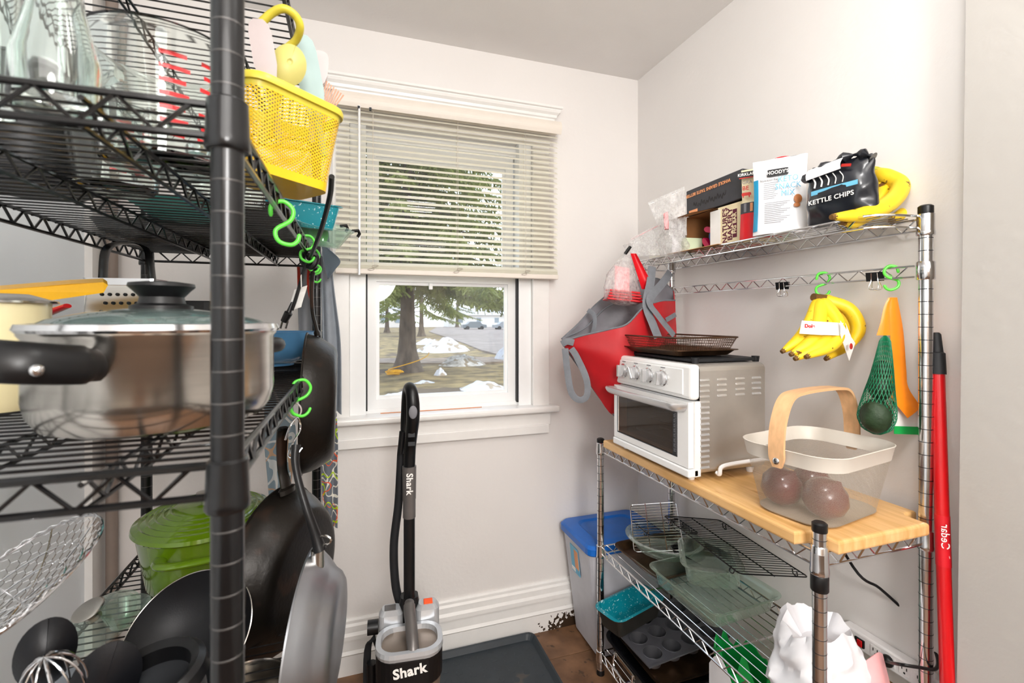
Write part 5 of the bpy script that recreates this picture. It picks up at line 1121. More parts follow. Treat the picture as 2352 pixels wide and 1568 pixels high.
for k, (y, z, m, l) in enumerate(((ym+.05, TD+.022, 'mag', 'magenta snack bar lowest in the open fig carton'), (ym+.035, TD+.066, 'mag', 'magenta snack bar upper in the open fig carton'), (ym+.022, TD+.032, 'navy', 'blue snack bar in the open fig carton'))):
    M = TR((x0+.05, y, z), 0, (.9, .3, 1.2)[k])
    o = MB().rings([[(-.03+.06*q, yy*.026*s_, zz*s_) for yy, zz in ((-1, -.004), (-.6, -.010), (.6, -.010), (1, -.004), (1, .004), (.6, .010), (-.6, .010), (-1, .004))] for q, s_ in ((0, .9), (.1, 1), (.9, 1), (1, .9))], M=M, smooth=False).build('snack_bar', m, loc=(x0+.05, y, z))
    tag(o, l, 'snack bar', 'wrapped bars in the fig carton')
# charcoal carton on top
M = TR((1.138, 1.234, TD+.126), .02) @ Matrix.Rotation(-.03, 4, 'X')
dc = thing('cereal_carton', 'charcoal carton lying upside down on top of the fig bar box', 'box', M)
MB().box(-.045, .085, -.125, .120, 0, .088, M, bev=.002, seg=1).build('carton', 'darkc', dc)
MB().box(-.040, .080, -.1265, -.1245, .003, .085, M).build('end_panel', 'darkc2', dc)
text('WHOLE GRAINS TASTE BETTER', .0145, 'peach', dc, M @ frame((-.0463, .020, .068), (0, 1, 0), (0, 0, -1)), 'print_text', bold=.0005, sx=.92)
MB().box(-.0462, -.0455, .066, .106, .001, .016, M).build('print_block', 'peach', dc)
MB().tube([M @ Vector((-.0452, .085-.0032*k, .030+.008*math.sin(k*1.7)+.004*math.sin(k*.6))) for k in range(46)], .0009, 5).build('embossed_script', 'darkc2', dc)
# pouches
def pouch(name, label, c, w, h, th, m, yaw=0, lean=0, cat='bag', fold=0, parent=None, top=.02, taper=1.0):
    M = TR(c, yaw, 0, lean); t = parent or thing(name, label, cat, M)
    def f(u, v, s_):
        e = max(0, 1-(2*u-1)**4); tz = (1-v)**.55*(1 if v > .04 else .9); x = (u-.5)*w*(1-.05*math.sin(v*PI))*(1+(taper-1)*v)
        return Vector((s_*th/2*e*tz*(1+.12*noise.noise((u*4, v*5, c[0]*9+s_)))-fold*max(0, v-.8), -x, h*v+.003*noise.noise((u*6, v*3, 1))*(v > .9)))
    b = MB(); nu, nv = 18, 24
    rs = []
    for j in range(nv+1):
        v = j/nv; rs.append([f(i/nu, v, -1) for i in range(nu+1)]+[f(i/nu, v, 1)+Vector((.0006, 0, 0)) for i in range(nu, -1, -1)])
    b.rings(rs, M=M); b.build('pouch', m, t); return t, M
t, M = pouch('jerky_pouch', 'tall cream and red food pouch standing right of the cartons', (1.107, 1.058, TD), .100, .205, .032, 'bagc', .60)
def patch(t, M, y0, y1, z0, z1, x, m, nm='print_block'): return MB().box(x-.0006, x+.0002, y0, y1, z0, z1, M).build(nm, m, t)
def pouch_band(t, M, w, h, th, v0, v1, m, nm, off=.0012, seed=0, u0=0.0, u1=1.0):
    def g(u, v):
        u = u0+(u1-u0)*u; v = v0+(v1-v0)*v; e = max(0, 1-(2*u-1)**4); tz = (1-v)**.55; x = (u-.5)*w*(1-.05*math.sin(v*PI))
        return (-(th/2*e*tz*(1.06))-off, -x, h*v)
    return MB().sheet(g, 14, 8, .0004, M=M).build(nm, m, t)
pouch_band(t, M, .108, .205, .036, 0.0, .37, 'bagr', 'red_base'); pouch_band(t, M, .108, .205, .036, .37, .52, 'darkc', 'window_strip')
for k in range(5): pouch_band(t, M, .108, .205, .036, .39, .51, 'peach' if k % 2 else 'grink', 'window_strip', .0018, 0, .10+.17*k, .17+.17*k)
px_ = -.021
text('KIRKLAND', .011, 'inkw', t, M @ frame((-.0176, .028, .187), DXf, UZ), 'print_text', bold=.0003)
MB().box(-.0172, -.0166, .000, .052, .179, .195, M).build('print_block', 'ink', t)
MB().box(-.0176, -.0166, .000, .052, .176, .179, M).build('print_block', 'redink', t)
text('GRA', .013, 'grink', t, M @ frame((-.0205, .030, .163), DXf, UZ), 'print_text')
text('BE', .016, 'redink', t, M @ frame((-.0225, .034, .146), DXf, UZ), 'print_text', bold=.0003)
# small ox emblem
o_ = [(-.012, .004), (-.010, .007), (.010, .007), (.013, .004), (.013, -.001), (.010, -.001), (.009, -.007), (.007, -.007), (.006, -.002), (-.006, -.002), (-.007, -.007), (-.009, -.007), (-.010, -.001), (-.012, -.001)]
MB().prism(o_, 0, .0006, M @ frame((-.0240, .032, .126), DXf, UZ)).build('print_emblem', 'redink', t)
# white snack mix pouch
W_, H_2, T_2 = .130, .205, .050
t, M = pouch('snack_mix_pouch', 'white resealable snack pouch with blue side lettering in the middle of the top shelf', (1.092, .980, TD), W_, H_2, T_2, 'bagw', .62, 0)
def on(u, v, extra=.0012):
    e = max(0, 1-(2*u-1)**4); tz = (1-v)**.55; x = (u-.5)*W_*(1-.05*math.sin(v*PI)); return (-(T_2/2*e*tz*1.08)-extra, -x, H_2*v)
def fr(u, v, ex=.0012):
    p = Vector(on(u, v, ex)); dy = Vector(on(u+.02, v, ex))-Vector(on(u-.02, v, ex)); dzv = Vector(on(u, min(v+.03, .97), ex))-Vector(on(u, v-.03, ex)); return M @ frame(p, dy, dzv)
MB().rr([(.050, .020, .003, -.0003), (.050, .020, .003, .0006)], fr(.48, .80, .0026), n=2).build('print_block', 'ink', t)
text("HOODY'S", .0135, 'inkw', t, fr(.48, .80, .0040), 'print_text', bold=.0003, sx=.85)
for k, s_ in enumerate(('KETO', 'SNACK', 'MIX')): text(s_, .022, 'blueink', t, fr(.68, .69-.095*k, .0065), 'print_text', sx=.80)
text('Nutrition Facts', .0075, 'ink', t, fr(.34, .71, .002), 'print_text')
b = MB()
for k in range(9): F_ = fr(.36, .67-.026*k, .002); b.box(-.018, .016-.004*(k % 3), -.0005, .0006, 0, .0003, F_)
for k in range(12): F_ = fr(.48, .40-.024*k, .003); b.box(-.030, .030-.007*(k % 4), -.0006, .0007, 0, .0003, F_)
b.build('print_lines', 'grink', t, kind='stuff')
pouch_band(t, M, W_, H_2, T_2, .05, .74, 'bagbl', 'blue_side', .0016, 0, 0.0, .10)
MB().ell((0, 0, 0), (.010, .012, .0012), fr(.86, .42, .003)).build('print_nut', mat('nut_brown', '#b5703c', .5), t)
MB().ell((0, 0, 0), (.008, .006, .0012), fr(.84, .34, .003)).build('print_nut', 'nut_brown' if 0 else MATS['nut_brown'], t)
MB().sheet(lambda u, v: M @ Vector((.001, -(u-.5)*.05-.005, H_2-.001+.005*v*math.sin(u*PI))), 8, 2, .0008).build('torn_strip', 'bagr', t)
# chip bag (slumped, rolled top)
c = Vector((1.112, .822, TD)); M = TR(c, .15) @ Matrix.Diagonal((1, 1.12, 1.05, 1))
t = thing('chip_bag', 'black crumpled kettle chip bag with rolled top behind the bananas', 'bag', M)
b = MB(); rs = []
for j in range(23):
    v = j/22; n = 40; hw = .072*(1-.12*v)*(.93+.07*min(1, v*6)); hd = .038*math.sin(PI*min(.97, .12+v*.86))**.6; z = .132*v+.02*max(0, v-.8)
    rs.append([(hd*math.cos(a)*(1+.22*noise.noise((math.cos(a)*2.5, math.sin(a)*2.5, v*5)))-.012*v, hw*math.copysign(abs(math.sin(a))**.75, math.sin(a))*(1+.10*noise.noise((v*6, math.sin(a)*2, 3))), z+.010*noise.noise((math.cos(a)*3, math.sin(a)*3, 7))*v) for a in [2*PI*i/n for i in range(n)]])
b.rings(rs, M=M).build('pouch', 'bagk', t)
b = MB(); b.tube(spline([(-.030, .066, .110), (-.030, .03, .128), (-.026, -.01, .140), (-.022, -.045, .140), (-.018, -.066, .126)], 5), [.010+.007*math.sin(k*1.3) for k in range(21)], 12, M=M, flat=.7).build('rolled_top', 'bagk', t)
MB().sheet(lambda u, v: (-.040-.006*math.sin(v*PI)-.010*(1-v), .050-.070*u, .104+.026*v+.008*u), 8, 5, .0012, M=M).build('white_print', 'bagw', t)
for k in range(5): MB().tube(spline([(-.040-.001*k, .040-.014*k, .108), (-.0425, .034-.014*k, .096), (-.042, .036-.014*k, .084)], 3), .0022, 6, M=M, flat=.4).build('white_print', 'inkw', t)
MB().sheet(lambda u, v: (-.0405-.0015*math.sin(u*PI), .044-.092*u, .068+.010*v+.004*u), 8, 2, .0006, M=M).build('blue_stripe', 'blueink', t)
text('KETTLE CHIPS', .0145, 'inkw', t, M @ frame((-.0478, .001, .052), (0, -1, .05), UZ), 'print_text', bold=.0002, sx=.95)
MB().box(-.047, -.044, -.008, .010, .118, .124, M @ Matrix.Rotation(.25, 4, 'X')).build('red_print', 'redink', t)
t = MB().box(1.175, 1.222, .855, .885, TD, TD+.165, bev=.001, seg=1).build('slim_box', 'darkc2', loc=(1.2, .87, TD)); tag(t, 'narrow dark box standing behind the chip bag', 'box')
# bags and boxes at the left end
def crumple(c, r, m, name, label, cat, seed=0, n=30, k=18, amp=.25, top=None, M=None, flat=1):
    """crumpled film: ellipsoid with creases"""
    M = M or Matrix.Translation(c); rs = []
    for j in range(k+1):
        a = PI*(j+.02)/(k+.04); row = []
        for i in range(n):
            q = 2*PI*i/n; p = Vector((math.sin(a)*math.cos(q), math.sin(a)*math.sin(q), -math.cos(a)))
            s_ = 1+amp*noise.noise(p*2.2+Vector((seed, 0, 0)))+amp*.5*abs(noise.noise(p*6+Vector((0, seed, 0))))
            z = p.z*r[2]; w = 1 if p.z < 0 or not top else 1-(1-top)*max(0, p.z)**.7
            row.append((p.x*r[0]*s_*w, p.y*r[1]*s_*w, z*s_ if p.z > -.6 else max(z*s_, -r[2]*.8)))
        rs.append(row)
    return MB().rings(rs, M=M)
def zipbag(P, m, name, label, zipc=None):
    """P: 4 world corners TL TR BR BL; a loose flat bag with thickness"""
    TLc, TRc, BRc, BLc = [Vector(p) for p in P]; nrm = (TRc-TLc).cross(BLc-TLc).normalized()
    t = thing(name, label, 'bag', (BLc+BRc)/2, 'clear bags on the top shelf')
    def f(u, v, s_): 
        p = TLc.lerp(TRc, u).lerp(BLc.lerp(BRc, u), v); e = math.sin(u*PI)*math.sin(min(1, v*1.02)*PI*.55); return p+nrm*s_*(.014*e+.006*noise.noise((u*5, v*5, s_+TLc.y*9)))
    MB().rings([[f(i/14, j/14, 1) for i in range(15)]+[f(i/14, j/14, -1) for i in range(14, -1, -1)] for j in range(15)], cap0=False).build('film', m, t)
    MB().tube([f(i/14, .06, 0)+nrm*.001 for i in range(15)], .0016, 5).build('zip_strip', zipc or 'inkw', t); return t
zipbag((at(1488, 465, 1.62), at(1572, 428, 1.57), at(1578, 540, 1.58), at(1520, 540, 1.62)), 'poly', 'zip_bag', 'empty clear zip bag standing up at left of the cartons')
zipbag((at(1448, 548, 1.70), at(1515, 512, 1.66), at(1530, 585, 1.64), at(1450, 590, 1.70)), 'poly', 'zip_bag', 'clear zip bag slumped at the left end of the top shelf', 'pink')
zipbag((at(1524, 490, 1.56), at(1534, 486, 1.55), at(1536, 525, 1.55), at(1527, 528, 1.56)), 'pink', 'pink_packet', 'slim pink packet inside the clear bags')
MBx = lambda x0, x1, y0, y1, h, yaw: MB().box(-(x1-x0)/2, (x1-x0)/2, -(y1-y0)/2, (y1-y0)/2, 0, h, TR(((x0+x1)/2, (y0+y1)/2, TD), yaw), bev=.001, seg=1)
t = MBx(1.085, 1.16, 1.41, 1.47, .075, .1).build('tea_box', 'inkw', loc=(1.12, 1.44, TD)); tag(t, 'small white box among the clear bags at the shelf end', 'box')
t = MBx(1.08, 1.15, 1.345, 1.40, .050, -.1).build('tea_box', mat('pale_green_carton', '#dfeeca', .5), loc=(1.11, 1.37, TD)); tag(t, 'pale green box beside the open carton flap', 'box')
t = MBx(1.09, 1.17, 1.50, 1.57, .038, .2).build('tea_box', mat('ivory_carton', '#f0ecdf', .5), loc=(1.13, 1.53, TD)); tag(t, 'ivory carton lying under the slumped zip bag', 'box')
c = at(1545, 560, 1.60); tag(crumple(c, (.045, .05, .05), 'poly', '', '', '', 4).build('plastic_bag', 'poly', loc=c), 'crumpled clear film covering the small boxes', 'bag')
# ---------------------------------------------------------------- bread bag
c = at(1430, 645, 1.66); t = thing('bread_bag', 'clear twisted plastic bag with red packages hanging at the shelf corner', 'bag', c)
prof = [(575, 1442, .010), (582, 1442, .016), (600, 1437, .040), (630, 1428, .066), (660, 1427, .080), (685, 1430, .078), (698, 1438, .055), (702, 1440, .02)]
rs = []; n = 36
for py, px, r in prof:
    cc = at(px, py, 1.66); rs.append([(cc.x+r*.85*math.cos(a)*(1+.22*noise.noise((math.cos(a)*3, math.sin(a)*3, py*.04))), cc.y+r*.6*math.sin(a)*(1+.2*noise.noise((math.cos(a)*3, math.sin(a)*3, py*.04+9))), cc.z) for a in [2*PI*i/n for i in range(n)]])
MB().rings(rs).build('film', 'poly', t)
cc = at(1442, 572, 1.66); MB().lathe([(.006, -.012), (.008, 0), (.018, .014), (.012, .018)], 12, TR(cc)).build('twisted_neck', 'poly', t)
for k in range(4):
    cc = at(1430, 690-7*k, 1.66); MB().box(-.062+.003*k, .062-.003*k, -.040, .040, -.004, .003, TR(cc, -.3, .03*(k-1), .10), bev=.002, seg=1).build('red_tray', 'bagr', t)
cc = at(1468, 630, 1.65); MB().sheet(lambda u, v: at(1448+26*v+34*u*(.4+v*.5), 582+82*v, 1.63+.01*math.sin(u*3)), 6, 10, .001).build('red_wrap', 'bagr', t)
MB().sheet(lambda u, v: at(1412+34*u, 610+62*v+6*u, 1.645+.01*math.sin(u*3+v)), 6, 8, .001).build('pink_sleeve', 'pink', t)
MB().tube([at(1436, 583, 1.65), at(1448, 566, 1.65)], .006, 8).build('twist_tie', 'blackp', t)
# ---------------------------------------------------------------- red tote / cooler bag
t = thing('cooler_bag', 'red insulated tote bag with grey straps hanging behind the toaster oven', 'bag', at(1430, 800, 1.68))
fr_ = [at(1293, 784, 1.62), at(1340, 770, 1.60), at(1400, 756, 1.58), at(1440, 744, 1.57), at(1478, 706, 1.59), at(1515, 692, 1.63), at(1549, 690, 1.69)]
bk_ = [at(1291, 778, 1.70), at(1330, 742, 1.76), at(1368, 700, 1.80), at(1410, 668, 1.81), at(1460, 646, 1.81), at(1510, 640, 1.80), at(1546, 668, 1.76)]
bo_f = [at(1300, 800, 1.63), at(1335, 850, 1.64), at(1372, 905, 1.65), at(1412, 955, 1.66), at(1470, 950, 1.66), at(1520, 920, 1.68), at(1554, 860, 1.72)]
def surf(A_, B_, m, nm, bulge, parent, th=.003, wr=.006, seed=0):
    As, Bs = spline(A_, 4), spline(B_, 4); n = len(As)-1
    def f(u, v):
        i = round(u*n); p = As[i].lerp(Bs[i], v); d = Vector((-.35, -.93, 0)); return p+d*(bulge*math.sin(v*PI)*math.sin(u*PI)+wr*noise.noise((u*5, v*4, seed)))
    return MB().sheet(f, n, 16, th).build(nm, m, parent)
surf(fr_, bo_f, 'redbag', 'front_panel', .035, t, seed=1)
surf(bk_, [p+Vector((.02, .05, 0)) for p in bo_f], 'redbag', 'back_panel', -.02, t, th=.002, seed=2)
surf([p+Vector((-.004, -.006, -.003)) for p in bk_], [p+Vector((.015, .035, 0)) for p in bo_f], 'greyl', 'lining', -.01, t, th=.001, wr=.012, seed=5)
surf([fr_[-1], bk_[-1]], [bo_f[-1], bo_f[-1]+Vector((.02, .05, 0))], 'redbag', 'side_panel', .01, t)
MB().tube(spline(fr_, 5), .0055, 8, flat=.6).build('binding', 'greyb', t); MB().tube(spline(bk_, 5), .0050, 8, flat=.6).build('binding', 'greyb', t)
MB().tube(spline([fr_[0], bo_f[0], bo_f[1], bo_f[2], bo_f[3]], 5), .0045, 8, flat=.6).build('binding', 'greyb', t)
MB().tube(spline([bk_[0]+Vector((0, 0, -.0)), at(1345, 752, 1.73), at(1385, 712, 1.75), at(1425, 690, 1.76)], 5), .0045, 8, flat=.6).build('binding', 'greyb', t)
def strap_(pts, w, nm='strap'):
    return MB().tube(spline(pts, 6), w, 8, flat=.12, up=(.35, .93, 0)).build(nm, 'greyb', t)
strap_([at(1298, 800, 1.60), at(1303, 850, 1.60), at(1312, 900, 1.60), at(1330, 918, 1.60), at(1348, 908, 1.60), at(1347, 870, 1.60), at(1325, 820, 1.60), at(1312, 800, 1.60)], .011)
strap_([at(1290, 790, 1.60), at(1303, 784, 1.595), at(1318, 787, 1.60)], .011, 'strap_tab')
strap_([at(1350, 712, 1.74), at(1364, 722, 1.72), at(1366, 745, 1.70), at(1360, 768, 1.70)], .008)
strap_([at(1498, 612, 1.66), at(1494, 650, 1.62), at(1485, 700, 1.58), at(1500, 745, 1.555), at(1512, 775, 1.55)], .014)
strap_([at(1540, 625, 1.70), at(1522, 650, 1.64), at(1492, 690, 1.58), at(1512, 725, 1.56), at(1548, 770, 1.57)], .014)
strap_([at(1530, 735, 1.60), at(1552, 722, 1.66)], .008)
# ---------------------------------------------------------------- storage bin
t = thing('storage_bin', 'milky plastic storage bin with a blue lid in the corner behind the chrome unit', 'bin', (1.01, 1.71, 0))
cx, cy = 1.012, 1.712
MB().rr([(.235, .21, .03, .004, cx+.012, cy+.02), (.25, .225, .03, .012, cx+.012, cy+.018), (.335, .262, .03, .425, cx, cy), (.345, .272, .03, .426, cx, cy), (.345, .272, .03, .438, cx, cy), (.33, .257, .03, .438, cx, cy), (.24, .215, .025, .016, cx+.012, cy+.018)], n=4).build('body', 'bin', t)
MB().rr([(.352, .278, .03, .430, cx, cy), (.360, .284, .035, .434, cx, cy), (.360, .284, .035, .456, cx, cy), (.345, .270, .04, .466, cx, cy), (.25, .19, .04, .468, cx, cy), (.23, .17, .04, .462, cx, cy)], n=4).build('lid', 'blue', t)
MB().box(-.001, .001, -.035, .035, -.055, .055, TR((cx-.160, cy+.02, .345), 0, 0, -.11)).build('label', 'blueink', t)
MB().box(-.0018, .001, -.033, .0, -.03, .045, TR((cx-.160, cy+.02, .345), 0, 0, -.11)).build('label_photo', 'peach', t)
MB().box(-.0018, .001, .002, .033, -.05, -.035, TR((cx-.160, cy+.02, .345), 0, 0, -.11)).build('label_text_block', 'inkw', t)
# ---------------------------------------------------------------- second shelf wares
z2 = ZS2+.003
# brown roasting sheet + pie dish + racks
M = TR((1.05, 1.40, z2), .06)
b = MB().rr([(.25, .22, .02, 0), (.28, .25, .03, .018), (.295, .265, .035, .020), (.295, .265, .035, .023), (.277, .247, .03, .021), (.245, .215, .02, .003)], M)
tag(b.build('sheet_pan', 'brownsteel', loc=(1.05, 1.40, z2)), 'brown baking pan lying under the round glass pie dish', 'pan')
c = Vector((1.045, 1.42, z2+.022)); M = TR(c) @ Matrix.Rotation(.06, 4, 'Y')
def gl_lathe(M, pr, name, label, cat, m='dishglass'):
    t = thing(name, label, cat, M); MB().lathe(pr, 56, M).build('body', m, t); return t
pd = gl_lathe(M, [(.0001, 0), (.088, 0), (.093, .004), (.120, .040), (.133, .043), (.134, .047), (.119, .046), (.090, .009), (.085, .005), (.0001, .005)], 'pie_dish', 'round glass pie dish under the silver cooling rack', 'dish')
def wire_rack(M, w, d, m, name, label, pitch=.012, r=.0011, rim=.0020, feet=True, cross=2, gid=None):
    t = thing(name, label, 'cooling rack', M)
    MB().tube([(p[0], p[1], 0) for p in rrect(w, d, .012, 0)], rim, 6, closed=True, M=M).build('rim_wire', m, t)
    b = MB(); n = int(w/pitch)
    for i in range(1, n): x = -w/2+w*i/n; b.tube([(x, -d/2, 0), (x, d/2, 0)], r, 4, M=M)
    b.build('grid_wires', m, t, kind='stuff')
    for i in range(cross): y = -d/2+d*(i+1)/(cross+1); MB().tube([(-w/2, y, -.002), (w/2, y, -.002)], rim*.9, 5, M=M).build('cross_wire', m, t)
    if feet:
        for sx_ in (-1, 1):
            for sy_ in (-1, 1): MB().tube(spline([(sx_*(w/2-.03), sy_*d/2*.9, 0), (sx_*(w/2-.03), sy_*d/2*.95, -.014), (sx_*(w/2-.045), sy_*d/2*.95, -.014), (sx_*(w/2-.045), sy_*d/2*.9, 0)], 3), rim*.9, 5, M=M).build('foot', m, t)
    return t
# silver rack leaning in the pie dish: corners seen at (1450,1162) (1500,1165) (1490,1268) (1560,1265)
p00, p10, p01 = at(1462, 1268, 1.66), at(1566, 1262, 1.62), at(1452, 1160, 1.80)
o0 = (p10+p01)/2; xd = (p10-p00); yd = (p01-p00)
M = frame(o0, yd, xd); wire_rack(M, yd.length, xd.length*1.1, 'chrome', 'cooling_rack', 'silver wire cooling rack leaning on the pie dish', .010, feet=False, cross=2)
M = TR((1.09, 1.475, z2+.075), 1.5) @ Matrix.Rotation(.08, 4, 'X'); wire_rack(M, .13, .20, 'chromed', 'cooling_rack', 'dark wire rack lying behind the silver rack under the board', .012, feet=True)
M = TR((1.12, 1.30, z2+.03), .2) 
b = MB().rr([(.12, .17, .02, 0), (.14, .19, .03, .022), (.148, .198, .035, .024), (.138, .188, .03, .024), (.115, .165, .02, .003)], M)
tag(b.build('loaf_tin', 'nonstick', loc=(1.12, 1.30, z2+.03)), 'dark shallow tin under the black cooling rack', 'pan')
# glass baking dishes
def gdish(M, w, d, h, r, name, label, lip=.014, m='dishglass', handles=True):
    t = thing(name, label, 'baking dish', M)
    MB().rr([(w*.80, d*.78, r*.7, 0), (w*.84, d*.82, r*.8, .006), (w-2*lip, d-2*lip, r, h-.006), (w-lip*.4, d-lip*.4, r+.006, h-.002), (w, d, r+.008, h+.002), (w-lip, d-lip, r, h+.003), (w-2*lip-.008, d-2*lip-.008, r, h-.008), (w*.84-.01, d*.82-.01, r*.8, .009), (w*.78, d*.76, r*.7, .005)], M, n=6, smooth=True).build('body', m, t); return t
gdish(TR((1.03, 1.165, z2), .05), .265, .30, .052, .03, 'glass_baking_dish', 'large rectangular glass baking dish lowest on the second shelf')
M = TR((1.045, 1.19, z2+.062), .95) @ Matrix.Rotation(.14, 4, 'Y') @ Matrix.Rotation(-.05, 4, 'X')
gdish(M, .33, .175, .050, .06, 'glass_baking_dish', 'long glass baking dish tilted on top of the large one')
# black cooling rack over the dishes
p = [at(1541, 1189, 1.62), at(1655, 1190, 1.70), at(1834, 1318, 1.32), at(1722, 1325, 1.25)]
o0 = (p[0]+p[2])/2; M = frame(o0, p[3]-p[0], p[1]-p[0])
wire_rack(M, (p[3]-p[0]).length, (p[1]-p[0]).length, 'blackm', 'cooling_rack', 'black wire cooling rack lying across the glass baking dishes', .014, .0012, .002, cross=1)
# turn its wires lengthwise too: second set
# white and pink plastic bag at the front of shelf two
c = Vector((1.005, .800, z2)); t = thing('plastic_bag', 'crumpled white and pink plastic bag behind the short front post', 'bag', c)
rs = []; n = 48
for j in range(21):
    v = j/20; row = []
    for i in range(n):
        a = 2*PI*i/n; k = 1-.35*v**2; s_ = 1+.22*noise.noise((math.cos(a)*2.2, math.sin(a)*2.2, v*3+2))+.10*noise.noise((math.cos(a)*6, math.sin(a)*6, v*5))
        row.append((c.x+.105*k*math.cos(a)*s_, c.y+.090*k*math.sin(a)*s_, c.z+.15*v*(1+.28*noise.noise((math.cos(a)*1.6, math.sin(a)*1.6, 5)))))
    rs.append(row)
rs.append([(c.x+(q[0]-c.x)*.5, c.y+(q[1]-c.y)*.5, c.z+.11) for q in rs[-1]])
MB().rings(rs, smooth=True).build('film', 'paper', t)
MB().sheet(lambda u, v: Vector((c.x+.045+.10*u-.02*v, c.y-.050-.045*v-.01*math.sin(u*4), c.z+.070-.10*v+.025*math.sin(u*3))), 14, 14, .002).build('pink_flap', 'pink', t)
# green bag standing on the bottom shelf
z3 = ZS3+.003
c = Vector((1.03, 1.04, z3)); t = thing('green_bag', 'torn open green food bag standing on the bottom shelf', 'bag', c); rs = []
for j in range(25):
    v = j/24; row = []
    for i in range(44):
        a = 2*PI*i/44; s_ = 1+.10*noise.noise((math.cos(a)*3, math.sin(a)*3, v*3)); zz = .29*v
        if v > .8: zz += (v-.8)*.5*noise.noise((math.cos(a)*3, math.sin(a)*3, 2))
        row.append((c.x+.060*math.cos(a)*s_*(1-.1*v), c.y+.105*math.sin(a)*s_*(1-.05*v), c.z+zz))
    rs.append(row)
rs += [[(c.x+(q[0]-c.x)*.96, c.y+(q[1]-c.y)*.96, q[2]-.002) for q in rs[-1]], [(c.x+(q[0]-c.x)*.9, c.y+(q[1]-c.y)*.9, c.z+.18) for q in rs[-1]]]
MB().rings(rs).build('bag_wall', 'bagg', t)
MB().sheet(lambda u, v: (c.x-.066-.006*math.sin(u*3), c.y+.060-.12*u, c.z+.10+.15*v+.05*math.sin(u*4)), 16, 4, .001).build('grey_print', 'paper', t)
MB().ell((c.x-.062, c.y-.03, c.z+.05), (.003, .03, .03)).build('yellow_print', mat('lime_print', '#c5d62a', .5), t)
# roasting pan, muffin pan, loaf pans
M = TR((1.030, 1.385, z3), 0)
t = thing('roasting_pan', 'black roasting pan with steel swing handle on the bottom shelf', 'roasting pan', M)
MB().rr([(.25, .25, .03, 0), (.265, .265, .035, .01), (.305, .305, .045, .076), (.325, .325, .05, .078), (.325, .325, .05, .082), (.303, .303, .045, .080), (.262, .262, .035, .012), (.245, .245, .03, .004)], M, n=6).build('body', 'nonstick', t)
hx_ = -.164
MB().tube(spline([(hx_+.003, -.055, .070), (hx_-.006, -.055, .070), (hx_-.010, -.050, .030), (hx_-.010, .050, .030), (hx_-.006, .055, .070), (hx_+.003, .055, .070)], 5), .0035, 8, M=M).build('swing_handle', 'chrome', t)
MB().box(hx_-.003, hx_+.004, -.06, .06, .062, .076, M, bev=.001).build('handle_bracket', 'steel', t)
# brown rack tray inside
b = MB().rr([(.24, .26, .03, .088), (.262, .283, .04, .093), (.262, .283, .04, .096), (.238, .258, .03, .091)], M @ Matrix.Rotation(.03, 4, 'X'), n=5)
tag(b.build('baking_sheet', 'brownsteel', loc=(1.03, 1.385, z3+.088)), 'bronze toned baking sheet between the muffin pan and roasting pan', 'baking sheet')
# muffin pan
M = TR((1.045, 1.405, z3+.143), .05) @ Matrix.Rotation(-.05, 4, 'Y')
t = thing('muffin_pan', 'grey twelve cup muffin pan on the roasting pan under the teal loaf pan', 'muffin pan', M)
M_['cupm'] = mat('muffin_cup_steel', '#77777c', .32, .75, var=.1)
px, py, nx, ny, rc = .078, .076, 4, 3, .031
b = MB()
for i in range(nx):
    for j in range(ny):
        cx, cy = (i-(nx-1)/2)*px, (j-(ny-1)/2)*py; n = 24; V = []; 
        for k in range(n):
            a = 2*PI*k/n; V.append((cx+rc*math.cos(a), cy+rc*math.sin(a), 0))
        for k in range(n):
            a = 2*PI*k/n; s_ = max(abs(math.cos(a)), abs(math.sin(a))); V.append((cx+px/2*math.cos(a)/s_, cy+py/2*math.sin(a)/s_, 0))
        b.add(V, [(k, (k+1) % n, n+(k+1) % n, n+k) for k in range(n)], M)
w2, d2 = px*nx/2, py*ny/2
ou = [(-w2, -d2), (w2, -d2), (w2, d2), (-w2, d2)]; O2 = [(x*1.07, y*1.09) for x, y in ou]
b.add([(x, y, 0) for x, y in ou]+[(x, y, .001) for x, y in O2]+[(x, y, -.004) for x, y in O2], [(0, 1, 5, 4), (1, 2, 6, 5), (2, 3, 7, 6), (3, 0, 4, 7), (4, 5, 9, 8), (5, 6, 10, 9), (6, 7, 11, 10), (7, 4, 8, 11)], M)
b.build('top_sheet', 'greybake', t)
for i in range(nx):
    for j in range(ny):
        cx, cy = (i-(nx-1)/2)*px, (j-(ny-1)/2)*py
        MB().lathe([(rc, 0), (rc*.78, -.036), (.0001, -.0365)], 24, M @ Matrix.Translation((cx, cy, 0))).tube([(cx+rc*math.cos(a), cy+rc*math.sin(a), .0006) for a in [2*PI*k/24 for k in range(24)]], .0011, 6, closed=True, M=M).build('cup', 'cupm', t)
ca, cb_ = atZ(1384, 1436, .262), atZ(1530, 1366, .262)
M = TR((.945, 1.475, z3+.150), math.radians(15)) @ Matrix.Rotation(-.03, 4, 'Y')
loaf(M, 'teal speckled loaf pan on the muffin pan beside the chrome post')
# purple and white bag at bottom
c = Vector((.93, 1.36, .01)); tag(crumple(c+Vector((0, 0, .035)), (.06, .07, .035), '', '', '', '', 8).build('crumpled_bag', mat('white_purple_bag', '#ece5da', .5, spots=(11, .58, '#4b2d7a')), loc=c), 'crumpled white and purple bag on the floor under the rack', 'bag')
